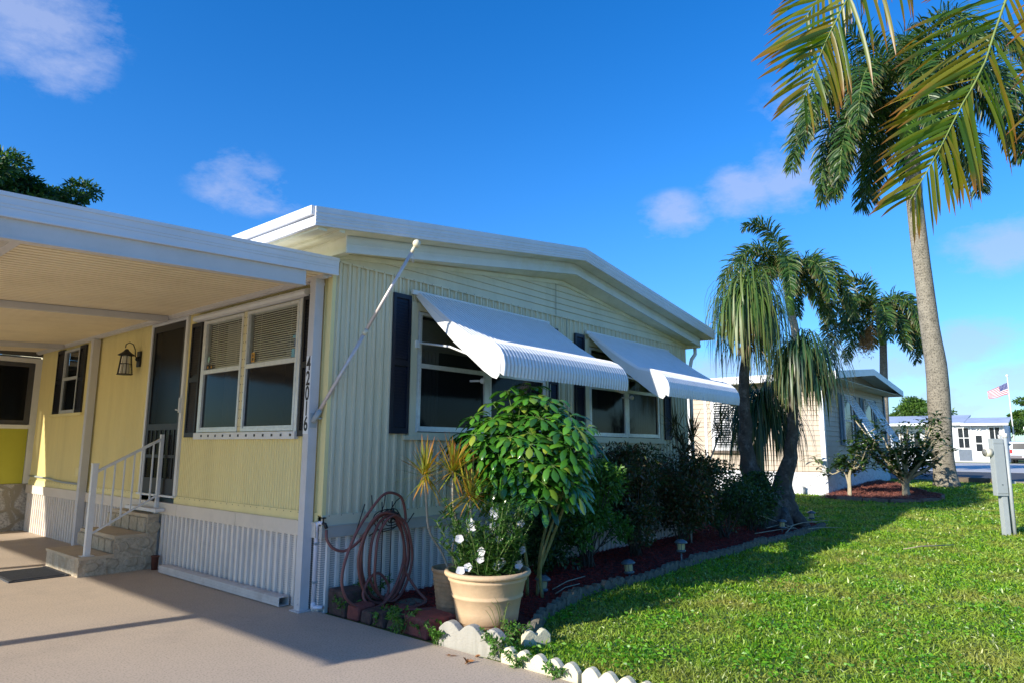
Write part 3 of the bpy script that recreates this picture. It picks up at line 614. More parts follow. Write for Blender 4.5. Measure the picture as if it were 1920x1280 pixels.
awning(1.06, 3.42); awning(4.47, 6.93)

# =================== CARPORT ===================
K = thing('carport', (-3.6, 4, 0), 'white metal carport roof with cream ribbed ceiling attached to the yellow house wall', 'carport')
def cz(x): return .05*x
XW = -7.3
g = MB(); P = []; y = -.06
while y < 9.05:
    P += [(y, 0), (y+.040, 0), (y+.044, .020), (y+.064, .020), (y+.068, 0)]; y += .1
vs = [];
for y, h in P:
    for x in (XW+.05, -.035): vs.append((x, y, 3.21+cz(x)+h))
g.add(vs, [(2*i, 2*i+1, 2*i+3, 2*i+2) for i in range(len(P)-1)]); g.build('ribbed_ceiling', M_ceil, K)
g = MB(); g.hexa([(XW, -.08, 3.23+cz(XW)), (-.06, -.08, 3.23), (-.06, 9.08, 3.23), (XW, 9.08, 3.23+cz(XW))], [(XW, -.08, 3.33+cz(XW)), (-.06, -.08, 3.33), (-.06, 9.08, 3.33), (XW, 9.08, 3.33+cz(XW))]); g.build('roof_deck', M_roof, K)
def slopebox(g, x0, x1, y0, y1, a, b):
    g.hexa([(x0, y0, a+cz(x0)), (x1, y0, a+cz(x1)), (x1, y1, a+cz(x1)), (x0, y1, a+cz(x0))], [(x0, y0, b+cz(x0)), (x1, y0, b+cz(x1)), (x1, y1, b+cz(x1)), (x0, y1, b+cz(x0))])
g = MB(); slopebox(g, XW, -.02, -.11, -.085, 3.19, 3.36); slopebox(g, XW, -.02, -.118, -.1105, 3.335, 3.365); slopebox(g, XW, -.02, -.114, -.1105, 3.28, 3.288); slopebox(g, XW, -.02, -.114, -.1105, 3.255, 3.26); slopebox(g, XW, -.02, -.118, -.1105, 3.19, 3.205)
slopebox(g, XW-.02, XW, -.118, 9.1, 3.15, 3.36)
g.v = [(x, y+.015*min(0, x), z) for x, y, z in g.v]; g.build('gutter_fascia', M_fascia, K)
g = MB(); slopebox(g, XW, -.37, -.083, -.0, 3.045, 3.189); slopebox(g, XW, -.37, -.09, -.0835, 3.045, 3.06); slopebox(g, XW+.05, XW+.15, .0, 9.0, 3.03, 3.18); g.v = [(x, y+.015*min(0, x), z) for x, y, z in g.v]; g.build('front_beam', M_lite, K)
g = MB(); g.box(-.12, -.062, .0, 9.08, 3.17, 3.205); g.box(-.12, -.112, .0, 9.08, 3.205, 3.26); g.box(-.062, -.012, .0, 9.08, 3.19, 3.28); g.box(-.10, -.062, .3, 9.08, 3.155, 3.1695); g.build('wall_beam', M_lite, K)
for yy in (3.5, 7.55):
    g = MB(); slopebox(g, XW+.16, -.125, yy, yy+.07, 3.13, 3.207); g.build('cross_beam', M_lite, K)
for xx in (-2.6, -4.9):
    g = MB(); slopebox(g, xx, xx+.07, .0, 3.49, 3.13, 3.207); g.build('ceiling_brace', M_lite, K)
def post(x, y, s=.10, zt=3.17, zb=.0):
    g = MB(); g.box(x-s/2, x+s/2, y-s/2, y+s/2, zb, zt); g.box(x-s/2-.004, x+s/2+.004, y-s/2-.004, y+s/2+.004, zt-.06, zt-.03); g.box(x-s/2-.03, x+s/2+.03, y-s/2-.03, y+s/2+.03, .001, .012)
    for dz in (.06, .11): g.box(x-s/2-.006, x-s/2, y-.02, y-.008, dz, dz+.012)
    return g.build('post', M_lite, K)
post(-.085, .15, .095); post(-.085, 6.17, .10, 3.15)
post(XW+.2, 1.86, .14, 2.84); post(XW+.2, 5.9, .14, 2.84); post(XW+.2, 8.9, .14, 2.84)
# house number strip on the front post
S = thing('house_number_sign', (-.135, .15, 1.65), 'black 42016 numerals on a narrow white strip down the front carport post', 'sign')
g = MB(); g.box(-.1375, -.1335, .107, .193, 1.64, 2.40); g.build('backing_strip', mat('white_plastic', (.78,.78,.78), .4, .03, 5), S)
for i, c in enumerate('42016'):
    cu = bpy.data.curves.new('digit', 'FONT'); cu.body = c; cu.size = .195; cu.extrude = .0008; cu.offset = .004; cu.align_x = 'CENTER'
    tmp = bpy.data.objects.new('digit', cu); me = bpy.data.meshes.new_from_object(tmp); bpy.data.objects.remove(tmp)
    me.transform(Matrix.Scale(.70, 4, Vector((1, 0, 0)))); me.materials.append(M_black)
    o = bpy.data.objects.new('digit', me); col.objects.link(o); o.parent = S
    o.rotation_euler = (math.pi/2, 0, -math.pi/2); o.location = Vector((-.1385, .150, 2.262-i*.147))-S.location
# =================== STEPS, RAIL, PORCH THINGS ===================
def stonemat(name, c1, c2, mortar, sc_=5.0, b=1.0):
    m = bpy.data.materials.new(name); m.use_nodes = True; nt = m.node_tree; bs = nt.nodes['Principled BSDF']; bs.inputs['Roughness'].default_value = .9
    tc = N(nt, 'ShaderNodeTexCoord'); nz = N(nt, 'ShaderNodeTexNoise'); nz.inputs['Scale'].default_value = 3; nz.inputs['Detail'].default_value = 2; L(nt, tc.outputs['Object'], nz.inputs['Vector'])
    mx = N(nt, 'ShaderNodeMixRGB'); mx.inputs[0].default_value = .12; L(nt, tc.outputs['Object'], mx.inputs[1]); L(nt, nz.outputs['Color'], mx.inputs[2])
    v = N(nt, 'ShaderNodeTexVoronoi', feature='DISTANCE_TO_EDGE'); v.inputs['Scale'].default_value = sc_; L(nt, mx.outputs[0], v.inputs['Vector'])
    r = N(nt, 'ShaderNodeValToRGB'); r.color_ramp.elements[0].position = .04; r.color_ramp.elements[1].position = .10; L(nt, v.outputs[0], r.inputs[0])
    n2 = N(nt, 'ShaderNodeTexNoise'); n2.inputs['Scale'].default_value = 28; n2.inputs['Detail'].default_value = 8; n2.inputs['Roughness'].default_value = .8; L(nt, tc.outputs['Object'], n2.inputs['Vector'])
    r2 = N(nt, 'ShaderNodeValToRGB'); r2.color_ramp.elements[0].position = .38; r2.color_ramp.elements[0].color = tuple(c1)+(1,); r2.color_ramp.elements[1].position = .56; r2.color_ramp.elements[1].color = tuple(c2)+(1,); L(nt, n2.outputs[0], r2.inputs[0])
    mc = N(nt, 'ShaderNodeMixRGB'); L(nt, r.outputs[0], mc.inputs[0]); mc.inputs[1].default_value = tuple(mortar)+(1,); L(nt, r2.outputs[0], mc.inputs[2]); L(nt, mc.outputs[0], bs.inputs['Base Color'])
    ad = N(nt, 'ShaderNodeMath', operation='ADD'); L(nt, r.outputs[0], ad.inputs[0]); ml = N(nt, 'ShaderNodeMath', operation='MULTIPLY'); L(nt, n2.outputs[0], ml.inputs[0]); ml.inputs[1].default_value = .9; L(nt, ml.outputs[0], ad.inputs[1])
    bp = N(nt, 'ShaderNodeBump'); bp.inputs['Strength'].default_value = b; bp.inputs['Distance'].default_value = .02; L(nt, ad.outputs[0], bp.inputs['Height']); L(nt, bp.outputs[0], bs.inputs['Normal']); return m
M_stone = stonemat('step_stone', (.40,.33,.23), (.64,.55,.41), (.50,.41,.29), 3.2, .9)
M_wstone = stonemat('room_stone', (.22,.21,.19), (.56,.54,.50), (.30,.27,.21), 3.0, 1)
T = thing('stone_steps', (-.45, 4.05, 0), 'tan stone steps of three treads leading up to the dark screen door', 'steps')
g = MB(); A = [(-.91, .225), (-.54, .44), (-.18, .665)]
for i, (x, z) in enumerate(A):
    x1 = A[i+1][0] if i < 2 else -.052
    g.box(x, x1, 3.455, 4.60, .0, z-.035)
    # individually laid stones on the risers
g.build('step_body', M_stone, T)
g = MB()
for i, (x, z) in enumerate(A):
    x1 = A[i+1][0] if i < 2 else -.052
    g.box(x-.012, x1, 3.445, 4.61, z-.035, z)
g.build('tread', mat('tread_concrete', (.56,.45,.31), .85, .1, 5, .5, 80, stain=(.28,.24,.19), st=.5), T)
g = MB(); rr = random.Random(3)
for i, (x, z) in enumerate(A[1:]):
    zb = A[i][1]+.012; y = 3.49
    while y < 4.5:
        wd = rr.uniform(.18, .3); j = [rr.uniform(-.012, .012) for _ in range(8)]
        g.hexa([(x-.028, y+j[0], zb+j[1]), (x, y, zb), (x, y+wd-.02, zb), (x-.028, y+wd-.03+j[2], zb+abs(j[3]))], [(x-.028, y+.01+j[4], z-.055+j[5]), (x, y, z-.045), (x, y+wd-.02, z-.045), (x-.028, y+wd-.035+j[6], z-.055)]); y += wd
for k in range(15):   # rounded field stones on the near side
    cx_, cz_ = [(-.78,.1),(-.55,.12),(-.33,.11),(-.12,.12),(-.44,.30),(-.20,.33),(-.10,.50),(-.65,.06),(-.02,.36),(-.30,.47),(-.02,.55),(-.16,.20),(-.46,.05),(-.25,.02),(-.86,.05)][k]
    if k in (7, 8, 9, 10, 12, 13, 14): continue
    n_ = 9; rx, rz_ = rr.uniform(.07, .10), rr.uniform(.055, .08); ph = rr.random()*6
    pts = [(cx_+rx*math.cos(ph+2*math.pi*q_/n_)*rr.uniform(.8, 1.15), 3.4549, cz_+rz_*math.sin(ph+2*math.pi*q_/n_)*rr.uniform(.8, 1.15)) for q_ in range(n_)]
    c2 = [(cx_+(p[0]-cx_)*.8, 3.438, cz_+(p[2]-cz_)*.8) for p in pts]
    g.add(pts+c2+[(cx_, 3.434, cz_)], [(q_, (q_+1) % n_, (q_+1) % n_+n_, q_+n_) for q_ in range(n_)]+[(q_+n_, (q_+1) % n_+n_, 2*n_) for q_ in range(n_)])
g.smooth = False; g.build('facing_stone', mat('pitted_stone', (.46,.39,.28), .95, .25, 22, 1, 60, stain=(.50,.47,.41), st=.6), T)
g = MB(); g.box(-.17, -.054, 3.30, 4.25, .70, .74); g.build('door_threshold', M_white, T)
R = thing('stair_handrail', (-.8, 3.52, .225), 'white metal handrail with thin balusters climbing the stone steps', 'handrail')
M_rail = mat('rail_white', (.76,.75,.72), .4, .05, 8, stain=(.45,.38,.30), st=.2)
g = MB(); g.hexa([(-.845, 3.49, .226), (-.785, 3.49, .226), (-.785, 3.55, .226), (-.845, 3.55, .226)], [(-.845, 3.49, 1.29), (-.785, 3.49, 1.29), (-.785, 3.55, 1.29), (-.845, 3.55, 1.29)]); g.box(-.852, -.778, 3.483, 3.557, 1.29, 1.303); g.box(-.88, -.75, 3.46, 3.58, .227, .234); g.build('newel_post', M_rail, R)
g = MB(); g.box(-.085, -.045, 3.50, 3.54, .666, 1.66); g.build('upper_post', M_rail, R)
def zl(x, a, b): return a+(x+.785)/.70*(b-a)
g = MB(); g.hexa([(-.785, 3.50, 1.19), (-.085, 3.50, 1.575), (-.085, 3.54, 1.575), (-.785, 3.54, 1.19)], [(-.785, 3.50, 1.225), (-.085, 3.50, 1.61), (-.085, 3.54, 1.61), (-.785, 3.54, 1.225)]); g.build('top_rail', M_rail, R)
g = MB(); g.hexa([(-.785, 3.508, .47), (-.085, 3.508, .87), (-.085, 3.532, .87), (-.785, 3.532, .47)], [(-.785, 3.508, .495), (-.085, 3.508, .895), (-.085, 3.532, .895), (-.785, 3.532, .495)]); g.build('bottom_rail', M_rail, R)
for k in range(6):
    x = -.70+k*.108; g = MB(); g.box(x-.008, x+.008, 3.512, 3.528, zl(x, .495, .895), zl(x, 1.19, 1.575)); g.build('baluster', M_rail, R)
# lantern on the wall
LT = thing('wall_lantern', (-.02, 4.62, 2.74), 'black iron lantern with glass panes and curled arm on the yellow wall', 'lantern')
g = MB(); g.box(-.03, -.008, 4.56, 4.67, 2.62, 2.84); g.ball((-.035, 4.615, 2.73), .035); g.build('wall_plate', M_iron, LT)
g = MB(); g.tube([(-.03, 4.615, 2.74), (-.07, 4.615, 2.76), (-.08, 4.615, 2.86), (-.11, 4.615, 2.93), (-.16, 4.615, 2.95), (-.205, 4.615, 2.92), (-.21, 4.615, 2.87)], .007, 6); g.build('curled_arm', M_iron, LT)
c = (-.19, 4.615); g = MB(); g.lathe([(.0, 2.86), (.02, 2.855), (.035, 2.83), (.07, 2.80), (.105, 2.775), (.108, 2.765), (.0, 2.765)], (c[0], c[1], 0), 16); g.build('lantern_roof', M_iron, LT)
g = MB()
for s1 in range(6):
    a = s1*math.pi/3+.3; a2 = a+math.pi/3; p0 = (c[0]+.07*math.cos(a), c[1]+.07*math.sin(a), 2.765); p1 = (c[0]+.10*math.cos(a), c[1]+.10*math.sin(a), 2.50); g.tube([p0, p1], .006, 5)
    q0 = (c[0]+.10*math.cos(a2), c[1]+.10*math.sin(a2), 2.50); g.tube([p1, q0], .007, 5); m1 = Vector(p0).lerp(Vector(p1), .45); n0 = Vector((c[0]+.07*math.cos(a2), c[1]+.07*math.sin(a2), 2.765)).lerp(Vector(q0), .45); g.tube([m1, n0], .005, 5)
    g.tube([m1.lerp(n0, .5), Vector(p1).lerp(Vector(q0), .5)], .004, 5)
g.box(c[0]-.08, c[0]+.08, c[1]-.08, c[1]+.08, 2.495, 2.505); g.build('lantern_cage', M_iron, LT)
g = MB(); g.lathe([(.062, 2.76), (.088, 2.51)], (c[0], c[1], 0), 6); g.build('lamp_glass', glassmat('lantern_glass', (.75,.72,.6), .45, .15), LT)
g = MB(); g.lathe([(.0, 2.70), (.02, 2.69), (.022, 2.53), (0, 2.52)], (c[0], c[1], 0), 8); g.build('candle_tube', mat('candle_white', (.75,.72,.6), .5), LT)
# doormat
m = MB(); m.box(-1.52, -.93, 3.66, 4.50, .001, .012)
y = 3.70
while y < 4.46: m.box(-1.48, -.97, y, y+.022, .0125, .022); y += .045
m.box(-1.52, -1.485, 3.66, 4.50, .0125, .02); m.box(-.965, -.93, 3.66, 4.50, .0125, .02)
solo(m, 'doormat', mat('dark_rubber', (.06,.063,.07), .6, .2, 20, .4, 60), (-1.2, 4.08, 0), 'dark ribbed rubber doormat lying before the stone steps', 'doormat')
m = MB(); m.lathe([(0, .001), (.035, .001), (.042, .15), (.048, .155), (.048, .17), (.038, .17), (.034, .03), (0, .03)], (-.10, 3.35, 0), 14)
solo(m, 'clay_cup', mat('dark_clay', (.13,.045,.03), .8, .3, 9), (-.10, 3.35, 0), 'small dark red clay cup against the skirting beside the steps', 'flowerpot')
# loose piece of downspout on the ground
m = MB()
x0, x1, ya, yb = -.155, -.045, .42, 3.10
for a in ((x0, x0+.004, .008, .088), (x1-.004, x1, .008, .088), (x0+.004, x1-.004, .008, .012), (x0+.004, x1-.004, .084, .088)): m.box(a[0], a[1], ya, yb, a[2], a[3])
for k in range(3): xx = x0+.02+k*.03; m.box(xx, xx+.012, ya, yb, .0882, .092)
for k in range(2): m.box(x0-.004, x0-.0002, ya, yb, .025+k*.03, .037+k*.03)
solo(m, 'loose_downspout', mat('chalky_white', (.62,.58,.54), .7, .12, 5, .3, 40, stain=(.32,.24,.19), st=.6), (-.1, 1.75, 0), 'loose white downspout length lying along the foot of the skirting', 'downspout')
# pvc riser pipe and tap
P_ = thing('water_riser_pipe', (-.02, .055, 0), 'white plastic water pipe rising beside the front post', 'pipe')
g = MB(); g.tube([(-.02, .055, .02), (-.02, .055, .76), (-.02, .045, .79), (-.02, .02, .805), (-.018, -.04, .805)], .0185, 10); g.tube([(-.02, .055, .72), (-.02, .055, .775), (-.02, .04, .805)], .024, 10); g.tube([(-.02, .055, .03), (-.02, .04, .035), (.02, -.04, .04)], .018, 8); g.tube([(-.02, .055, .02), (-.02, .055, .08)], .024, 10); g.build('pipe', M_pvc, P_)
for z in (.25, .60): g = MB(); g.box(-.05, .01, .030, .035, z, z+.02); g.tube([(-.02, .055, z), (-.02, .055, z+.02)], .022, 10); g.build('pipe_clamp', M_gal, P_)
g = MB(); g.tube([(-.018, -.03, .805), (-.015, -.07, .80), (-.01, -.088, .76)], .016, 8); g.tube([(-.018, -.045, .81), (-.018, -.045, .85)], .006, 6); g.lathe([(.0, .85), (.025, .848), (.025, .858), (0, .86)], (-.018, -.045, 0), 8); g.build('tap', M_iron, P_)
# flag pole in bracket
F_ = thing('bracket_flagpole', (-.085, .10, 1.78), 'empty silver flagpole with cream ball tip slanting from the front post bracket', 'flagpole')
a = Vector((-.085, .075, 1.79)); b = Vector((.505, -.60, 3.47)); dv = (b-a).normalized()
g = MB(); g.tube([a-dv*.02, a.lerp(b, .52)], .019, 12); g.tube([a.lerp(b, .50), b], .017, 12); g.build('pole', M_pole, F_)
g = MB(); mid = a.lerp(b, .50); g.tube([mid-dv*.025, mid+dv*.03], .022, 10); g.tube([mid+Vector((-.045, -.01, -.02)), mid+Vector((.045, .01, .015))], .004, 5); g.build('joint_clip', M_ball, F_)
g = MB(); g.tube([b-dv*.02, b+dv*.045], .018, 10); g.ball(b+dv*.085, .042, 16); g.build('ball_finial', M_ball, F_)
g = MB(); r_ = b-dv*.03
g.tube([r_+Vector((.02+.012*math.sin(t), -.01, -.055+.04*math.cos(t))) for t in [k*math.pi/6 for k in range(13)]], .003, 5); g.build('flag_ring', M_pole, F_)
g = MB(); g.box(-.125, -.055, .092, .102, 1.70, 1.84); g.tube([a-dv*.04, a+dv*.09], .026, 10); g.tube([(-.09, .09, 1.75), tuple(a)], .02, 8); g.tube([a+Vector((.03, 0, 0)), a+Vector((.08, -.01, .0))], .010, 7); g.ball(a+Vector((.085, -.01, 0)), .016); g.build('bracket', M_gal, F_)

# =================== REAR SCREEN ROOM ===================
S = thing('screen_room', (-1.2, 9.4, 0), 'screened room behind the carport with stone base and olive yellow panel', 'room')
g = MB(); g.box(-2.3, .02, 9.12, 9.35, 0, .82); g.build('stone_base', M_wstone, S)
g = MB(); g.box(-2.3, -.10, 9.14, 9.2, .825, 1.80); g.build('lower_panel', mat('olive_yellow_panel', (.44,.42,.035), .6, .05, 2), S)
g = MB(); g.box(-2.3, .0, 9.09, 9.2, 1.80, 1.87); g.box(-.095, .02, 9.10, 9.2, .825, 1.80)
g.box(-2.3, -2.2, 9.10, 9.2, 1.87, 3.0)
g.box(-.10, .0, 9.10, 9.2, 1.87, 3.0); g.box(-2.3, .0, 9.08, 9.2, 3.0, 3.08); g.build('room_frame', M_white, S)
g = MB()
for a, b in ((-2.2, -.10),): g.box(a, a+.06, 9.12, 9.16, 1.88, 2.99); g.box(b-.09, b, 9.12, 9.16, 1.88, 2.99); g.box(a+.06, b-.09, 9.12, 9.16, 2.92, 2.99); g.box(a+.06, b-.09, 9.12, 9.16, 1.88, 1.95)
fr_ = g.build('screen_frame', mat('grey_screen_frame', (.07,.07,.075), .5, .1, 9), S)
g = MB(); g.add([(-2.14, 9.135, 1.95), (-.19, 9.135, 1.95), (-.19, 9.135, 2.92), (-2.14, 9.135, 2.92)], [(0, 1, 2, 3)]); g.build('screen', M_screen, fr_)
g = MB(); g.box(-2.3, -.02, 11.8, 11.9, 0, 3.1); g.box(-.04, -.02, 9.36, 11.8, 0, 3.1); g.box(-2.3, -2.25, 9.36, 11.8, 0, 3.1); g.box(-2.3, -.0, 9.201, 11.9, 3.081, 3.12); g.box(-2.3, -.0, 9.102, 9.15, 3.12, 3.4); g.build('room_walls', M_inter, S)

# =================== HOSE ===================
SD = thing('hose_stand', (.60, -.26, 0), 'black wire hose stand topped by a metal star', 'hose stand')
g = MB(); Wd = .0055
for dx in (-.05, .06):
    g.tube([(.60+dx, -.22, .0), (.60+dx, -.22, .72), (.60+dx*1.2, -.21, .98)], Wd, 5)
for c_, r_ in (((.62, -.27, .83), .115), ((.62, -.275, .83), .075), ((.58, -.23, .80), .15)):
    g.tube([(c_[0]+r_*math.cos(t), c_[1]+.02*math.sin(3*t), c_[2]+r_*.72*math.sin(t)) for t in [k*math.pi/10 for k in range(21)]], Wd, 5)
g.tube([(.20, -.26, .72), (.215, -.3, .85), (.26, -.3, .98)], Wd, 5); g.tube([(.33, -.26, .85), (.35, -.3, .96), (.33, -.31, 1.06)], Wd, 5); g.tube([(.45, -.26, .8), (.49, -.30, .95), (.50, -.31, 1.07)], Wd, 5); g.tube([(.60, -.27, .9), (.64, -.31, .99), (.70, -.32, 1.03)], Wd, 5)
g.tube([(.35, -.2, .01), (.60, -.22, .015), (.85, -.24, .01)], Wd, 5); g.tube([(.33, -.30, .68), (.45, -.26, .72), (.60, -.24, .72), (.80, -.3, .76), (.86, -.33, .86)], Wd, 5)
g.build('wire_frame', M_iron, SD)
g = MB(); pts = []
for k in range(10): a = math.pi/2+k*math.pi/5; r_ = .085 if k % 2 == 0 else .034; pts.append((.62+r_*math.cos(a), -.295, .845+r_*math.sin(a)))
g.add(pts+[(.62, -.31, .845), (.62, -.285, .845)], [(k, (k+1) % 10, 10) for k in range(10)]+[((k+1) % 10, k, 11) for k in range(10)]); g.build('star', M_iron, SD)
def cr(pts, n=10):
    P = [Vector(p) for p in pts]; o = []
    for i in range(len(P)-1):
        p0, p1, p2, p3 = P[max(i-1, 0)], P[i], P[i+1], P[min(i+2, len(P)-1)]
        for k in range(n):
            t = k/n; o.append(.5*((2*p1)+(p2-p0)*t+(2*p0-5*p1+4*p2-p3)*t*t+(3*p1-p0-3*p2+p3)*t*t*t))
    o.append(P[-1]); return o
hp = [(-.01, -.088, .745), (-.02, -.12, .66), (.03, -.16, .58), (.13, -.2, .555), (.25, -.24, .63), (.38, -.26, .78), (.50, -.27, .86), (.62, -.27, .885), (.72, -.28, .83)]
rr = random.Random(5)
loops = [(.51, .47, .26, .40), (.49, .46, .28, .42), (.55, .47, .24, .39), (.47, .47, .30, .42), (.56, .46, .23, .40)]
for i, (cx_, cz_, rx, rz_) in enumerate(loops):
    for k in range(0, 12):
        a = math.pi*.32-2*math.pi*k/12
        hp.append((cx_+rx*math.cos(a)+rr.uniform(-.012, .012), -.30-.022*i+rr.uniform(-.008, .008), max(.055, cz_+rz_*math.sin(a))))
# the big slack loop
hp += [(.72, -.36, .80), (.66, -.38, 1.0), (.55, -.39, 1.07), (.42, -.39, 1.07), (.28, -.39, .95), (.12, -.40, .77), (-.01, -.42, .55), (-.07, -.44, .35), (-.03, -.46, .19), (.10, -.48, .09), (.26, -.49, .06), (.42, -.47, .10), (.56, -.44, .22), (.66, -.42, .38), (.70, -.42, .3), (.78, -.5, .14), (.80, -.60, .06), (.66, -.66, .045), (.45, -.64, .045), (.38, -.60, .045)]
hp += [(.34, -.52, .06), (.45, -.42, .10), (.52, -.38, .20), (.42, -.36, .33), (.30, -.36, .30), (.22, -.38, .15), (.30, -.5, .05), (.5, -.74, .045), (.70, -.84, .04), (.92, -.80, .04), (1.1, -.70, .04)]
m = MB(); m.tube(cr(hp, 6), .0135, 8)
solo(m, 'garden_hose', M_hose, (.45, -.3, 0), 'brownish red garden hose coiled on the black stand beside the skirting', 'hose')

# =================== BLOCKS AND EDGING ===================
def lump(g, x0, x1, y0, y1, z0, z1, j=.012, rs=None, taper=0):
    rs = rs or random.Random(1); u = lambda: rs.uniform(-j, j)
    g.hexa([(x0+u(), y0+u(), z0), (x1+u(), y0+u(), z0), (x1+u(), y1+u(), z0), (x0+u(), y1+u(), z0)], [(x0+taper+u(), y0+taper+u(), z1+u()), (x1-taper+u(), y0+taper+u(), z1+u()), (x1-taper+u(), y1-taper+u(), z1+u()), (x0+taper+u(), y1-taper+u(), z1+u())])
def bev(o, w=.01, seg=2):
    md = o.modifiers.new('b', 'BEVEL'); md.width = w; md.segments = seg; md.limit_method = 'ANGLE'; return o
rr = random.Random(9)
B = [(.05, .34, -.34, -.06, .21, M_dkblock, 'tall dark mossy block nearest the front post'),
     (.05, .27, -.53, -.36, .11, M_red, 'dull red block second in the row from the front post'),
     (.06, .28, -.70, -.55, .10, M_dkblock, 'low mossy brown block third in the row from the post'),
     (.05, .30, -.88, -.72, .10, M_dkblock, 'dark weedy block fourth in the row along the driveway'),
     (.07, .33, -1.06, -.90, .09, M_dkblock, 'dark low block fifth in the row half hidden by weeds'),
     (.07, .42, -1.42, -1.10, .13, M_red, 'bright red square block at the end of the row by the pots')]
for x0, x1, y0, y1, z, m_, lb_ in B:
    g = MB(); lump(g, x0, x1, y0, y1, -.02, z, .012, rr, .01); o = bev(solo(g, 'landscape_block', m_, ((x0+x1)/2, (y0+y1)/2, 0), lb_, 'block', 'blocks along the driveway edge'), .018)
for (x0, x1, y0, y1, z, lb_) in ((.36, .60, -.74, -.52, .055, 'flat dark red paver under the hose end'), (.30, .52, -1.0, -.80, .06, 'flat red paver between the mossy blocks and the brown pot'), (.62, .88, -.55, -.32, .045, 'greyish flat paver under the hose coil')):
    g = MB(); lump(g, x0, x1, y0, y1, .0, z, .01, rr, .004); bev(solo(g, 'stepping_paver', M_red if 'red' in lb_ else M_moss, ((x0+x1)/2, (y0+y1)/2, 0), lb_, 'paver'), .008)
def scallop(y0, n, pitch, h, th, x=.05, ang=0, tilt=0.0, amp=.45, base=-.05):
    """edging strip whose top is a row of n rounded bumps; local frame along -y"""
    g = MB(); P = [(0, base)]
    for i in range(n):
        for k in range(9):
            t = k/8; P.append((i*pitch+pitch*t, h-pitch*amp+pitch*amp*math.sin(math.pi*min(max(t, .03), .97))**.8))
    P.append((n*pitch, base)); ca, sa = math.cos(ang), math.sin(ang)
    q0 = [(x+u*sa, y0-u*ca, z) for u, z in P]; ax = Vector((ca*th, sa*th, 0)); g.prism(q0, ax); return g
yy = -2.24
for k in range(3):
    g = scallop(yy, 5, .135, .105, .055, x=.025+.006*(k % 2), ang=-.02*k)
    lab = ['cream scalloped edging strip nearest the flower pot', 'cream scalloped edging strip second from the flower pot', 'third cream scalloped edging strip at the bottom of the photo'][k]
    o = bev(solo(g, 'scalloped_edging', M_cream, (.05, yy-.33, 0), lab, 'edging', 'cream scalloped edging by the lawn'), .007); yy -= .70
g = scallop(-1.60, 3, .205, .185, .075, x=.015, ang=.10, amp=.34); bev(solo(g, 'scalloped_edging', M_oldw, (.05, -1.9, 0), 'weathered grey white scalloped edging block in front of the big pot', 'edging'), .008)
g = scallop(-2.12, 2, .12, .10, .06, x=.44, ang=1.15, amp=.45); bev(solo(g, 'scalloped_edging', M_cream, (.5, -2.1, 0), 'small cream scalloped piece just right of the big pot', 'edging'), .008)
path = [(.72, -2.02), (1.2, -1.76), (2.3, -1.45), (3.5, -1.53), (5.2, -1.45), (7.65, -1.51), (9.6, -1.55), (10.6, -1.53)]
def along(path, step):
    out = []; acc = 0; nxt = 0
    for (xa, ya), (xb, yb) in zip(path, path[1:]):
        Ls = math.hypot(xb-xa, yb-ya)
        while nxt <= acc+Ls: t = (nxt-acc)/Ls; out.append((xa+(xb-xa)*t, ya+(yb-ya)*t, math.atan2(yb-ya, xb-xa))); nxt += step
        acc += Ls
    return out
SP = along(path, .44)
for i, (x, y, a) in enumerate(SP):
    g = MB(); P = [(-.205, -.05)]; nb = 3; h = rr.uniform(.075, .115)
    for b_ in range(nb):
        for k in range(7): t = k/6; P.append((-.205+b_*.137+.137*t, h-.045+.045*math.sin(math.pi*min(max(t, .04), .96))+rr.uniform(-.004, .004)))
    P.append((.206, -.05)); a += rr.uniform(-.06, .06); ca, sa = math.cos(a), math.sin(a)
    g.prism([(x+u*ca, y+u*sa, z+float(hg(x))) for u, z in P], Vector((-sa*.07, ca*.07, rr.uniform(-.01, .01))))
    lab = 'dark mossy scalloped edging stone in the row between the red mulch and the lawn'
    if i == 0: lab = 'dark scalloped stone at the pot end of the mulch edging'
    if i == len(SP)-1: lab = 'last mossy edging stone near the ponytail palm'
    bev(solo(g, 'edging_stone', M_moss, (x, y, float(hg(x))), lab, 'edging stone', 'mossy edging stones of the mulch bed'), .012)
# solar path lamps
def lamp(x, y, z, s, lab, lean=0):
    T = thing('path_light', (x, y, 0), lab, 'path light', 'path lights along the mulch bed')
    g = MB(); g.tube([(x, y, -.02), (x, y, z)], .011*s/1, 7); g.build('stake', M_cap, T)
    g = MB(); g.lathe([(.0, z), (.045, z), (.062, z+.012), (.060, z+.028), (.048, z+.034), (0, z+.035)], (x, y, 0), 18); g.build('lamp_base', M_cap, T)
    g = MB(); g.lathe([(.044, z+.035), (.047, z+.07), (.044, z+.115)], (x, y, 0), 18); f = g.build('lens', M_lens, T)
    g = MB()
    for k in range(4): a = k*math.pi/2+.6; g.tube([(x+.049*math.cos(a), y+.049*math.sin(a), z+.035), (x+.049*math.cos(a), y+.049*math.sin(a), z+.115)], .004, 5)
    g.build('lens_rib', M_cap, f)
    g = MB(); g.lathe([(.0, z+.168), (.02, z+.167), (.05, z+.155), (.078, z+.135), (.086, z+.12), (.080, z+.115), (.0, z+.114)], (x, y, 0), 22); c_ = g.build('cap', M_cap, T)
    g = MB(); g.box(x-.02, x+.02, y-.02, y+.02, z+.166, z+.172); g.build('solar_cell', mat('solar_cell', (.02,.02,.05), .15), c_)
    if lean: T.rotation_euler = (lean, lean*.5, 0)
lamp(1.93, -1.14, .045, 1, 'path light low in the mulch beside the umbrella plant stems', .05)
lamp(3.33, -1.36, .06, 1, 'path light leaning behind the edging, second from the pot', -.08)
lamp(4.50, -1.44, .185, 1, 'tallest path light on a visible stake, middle of the mulch bed')
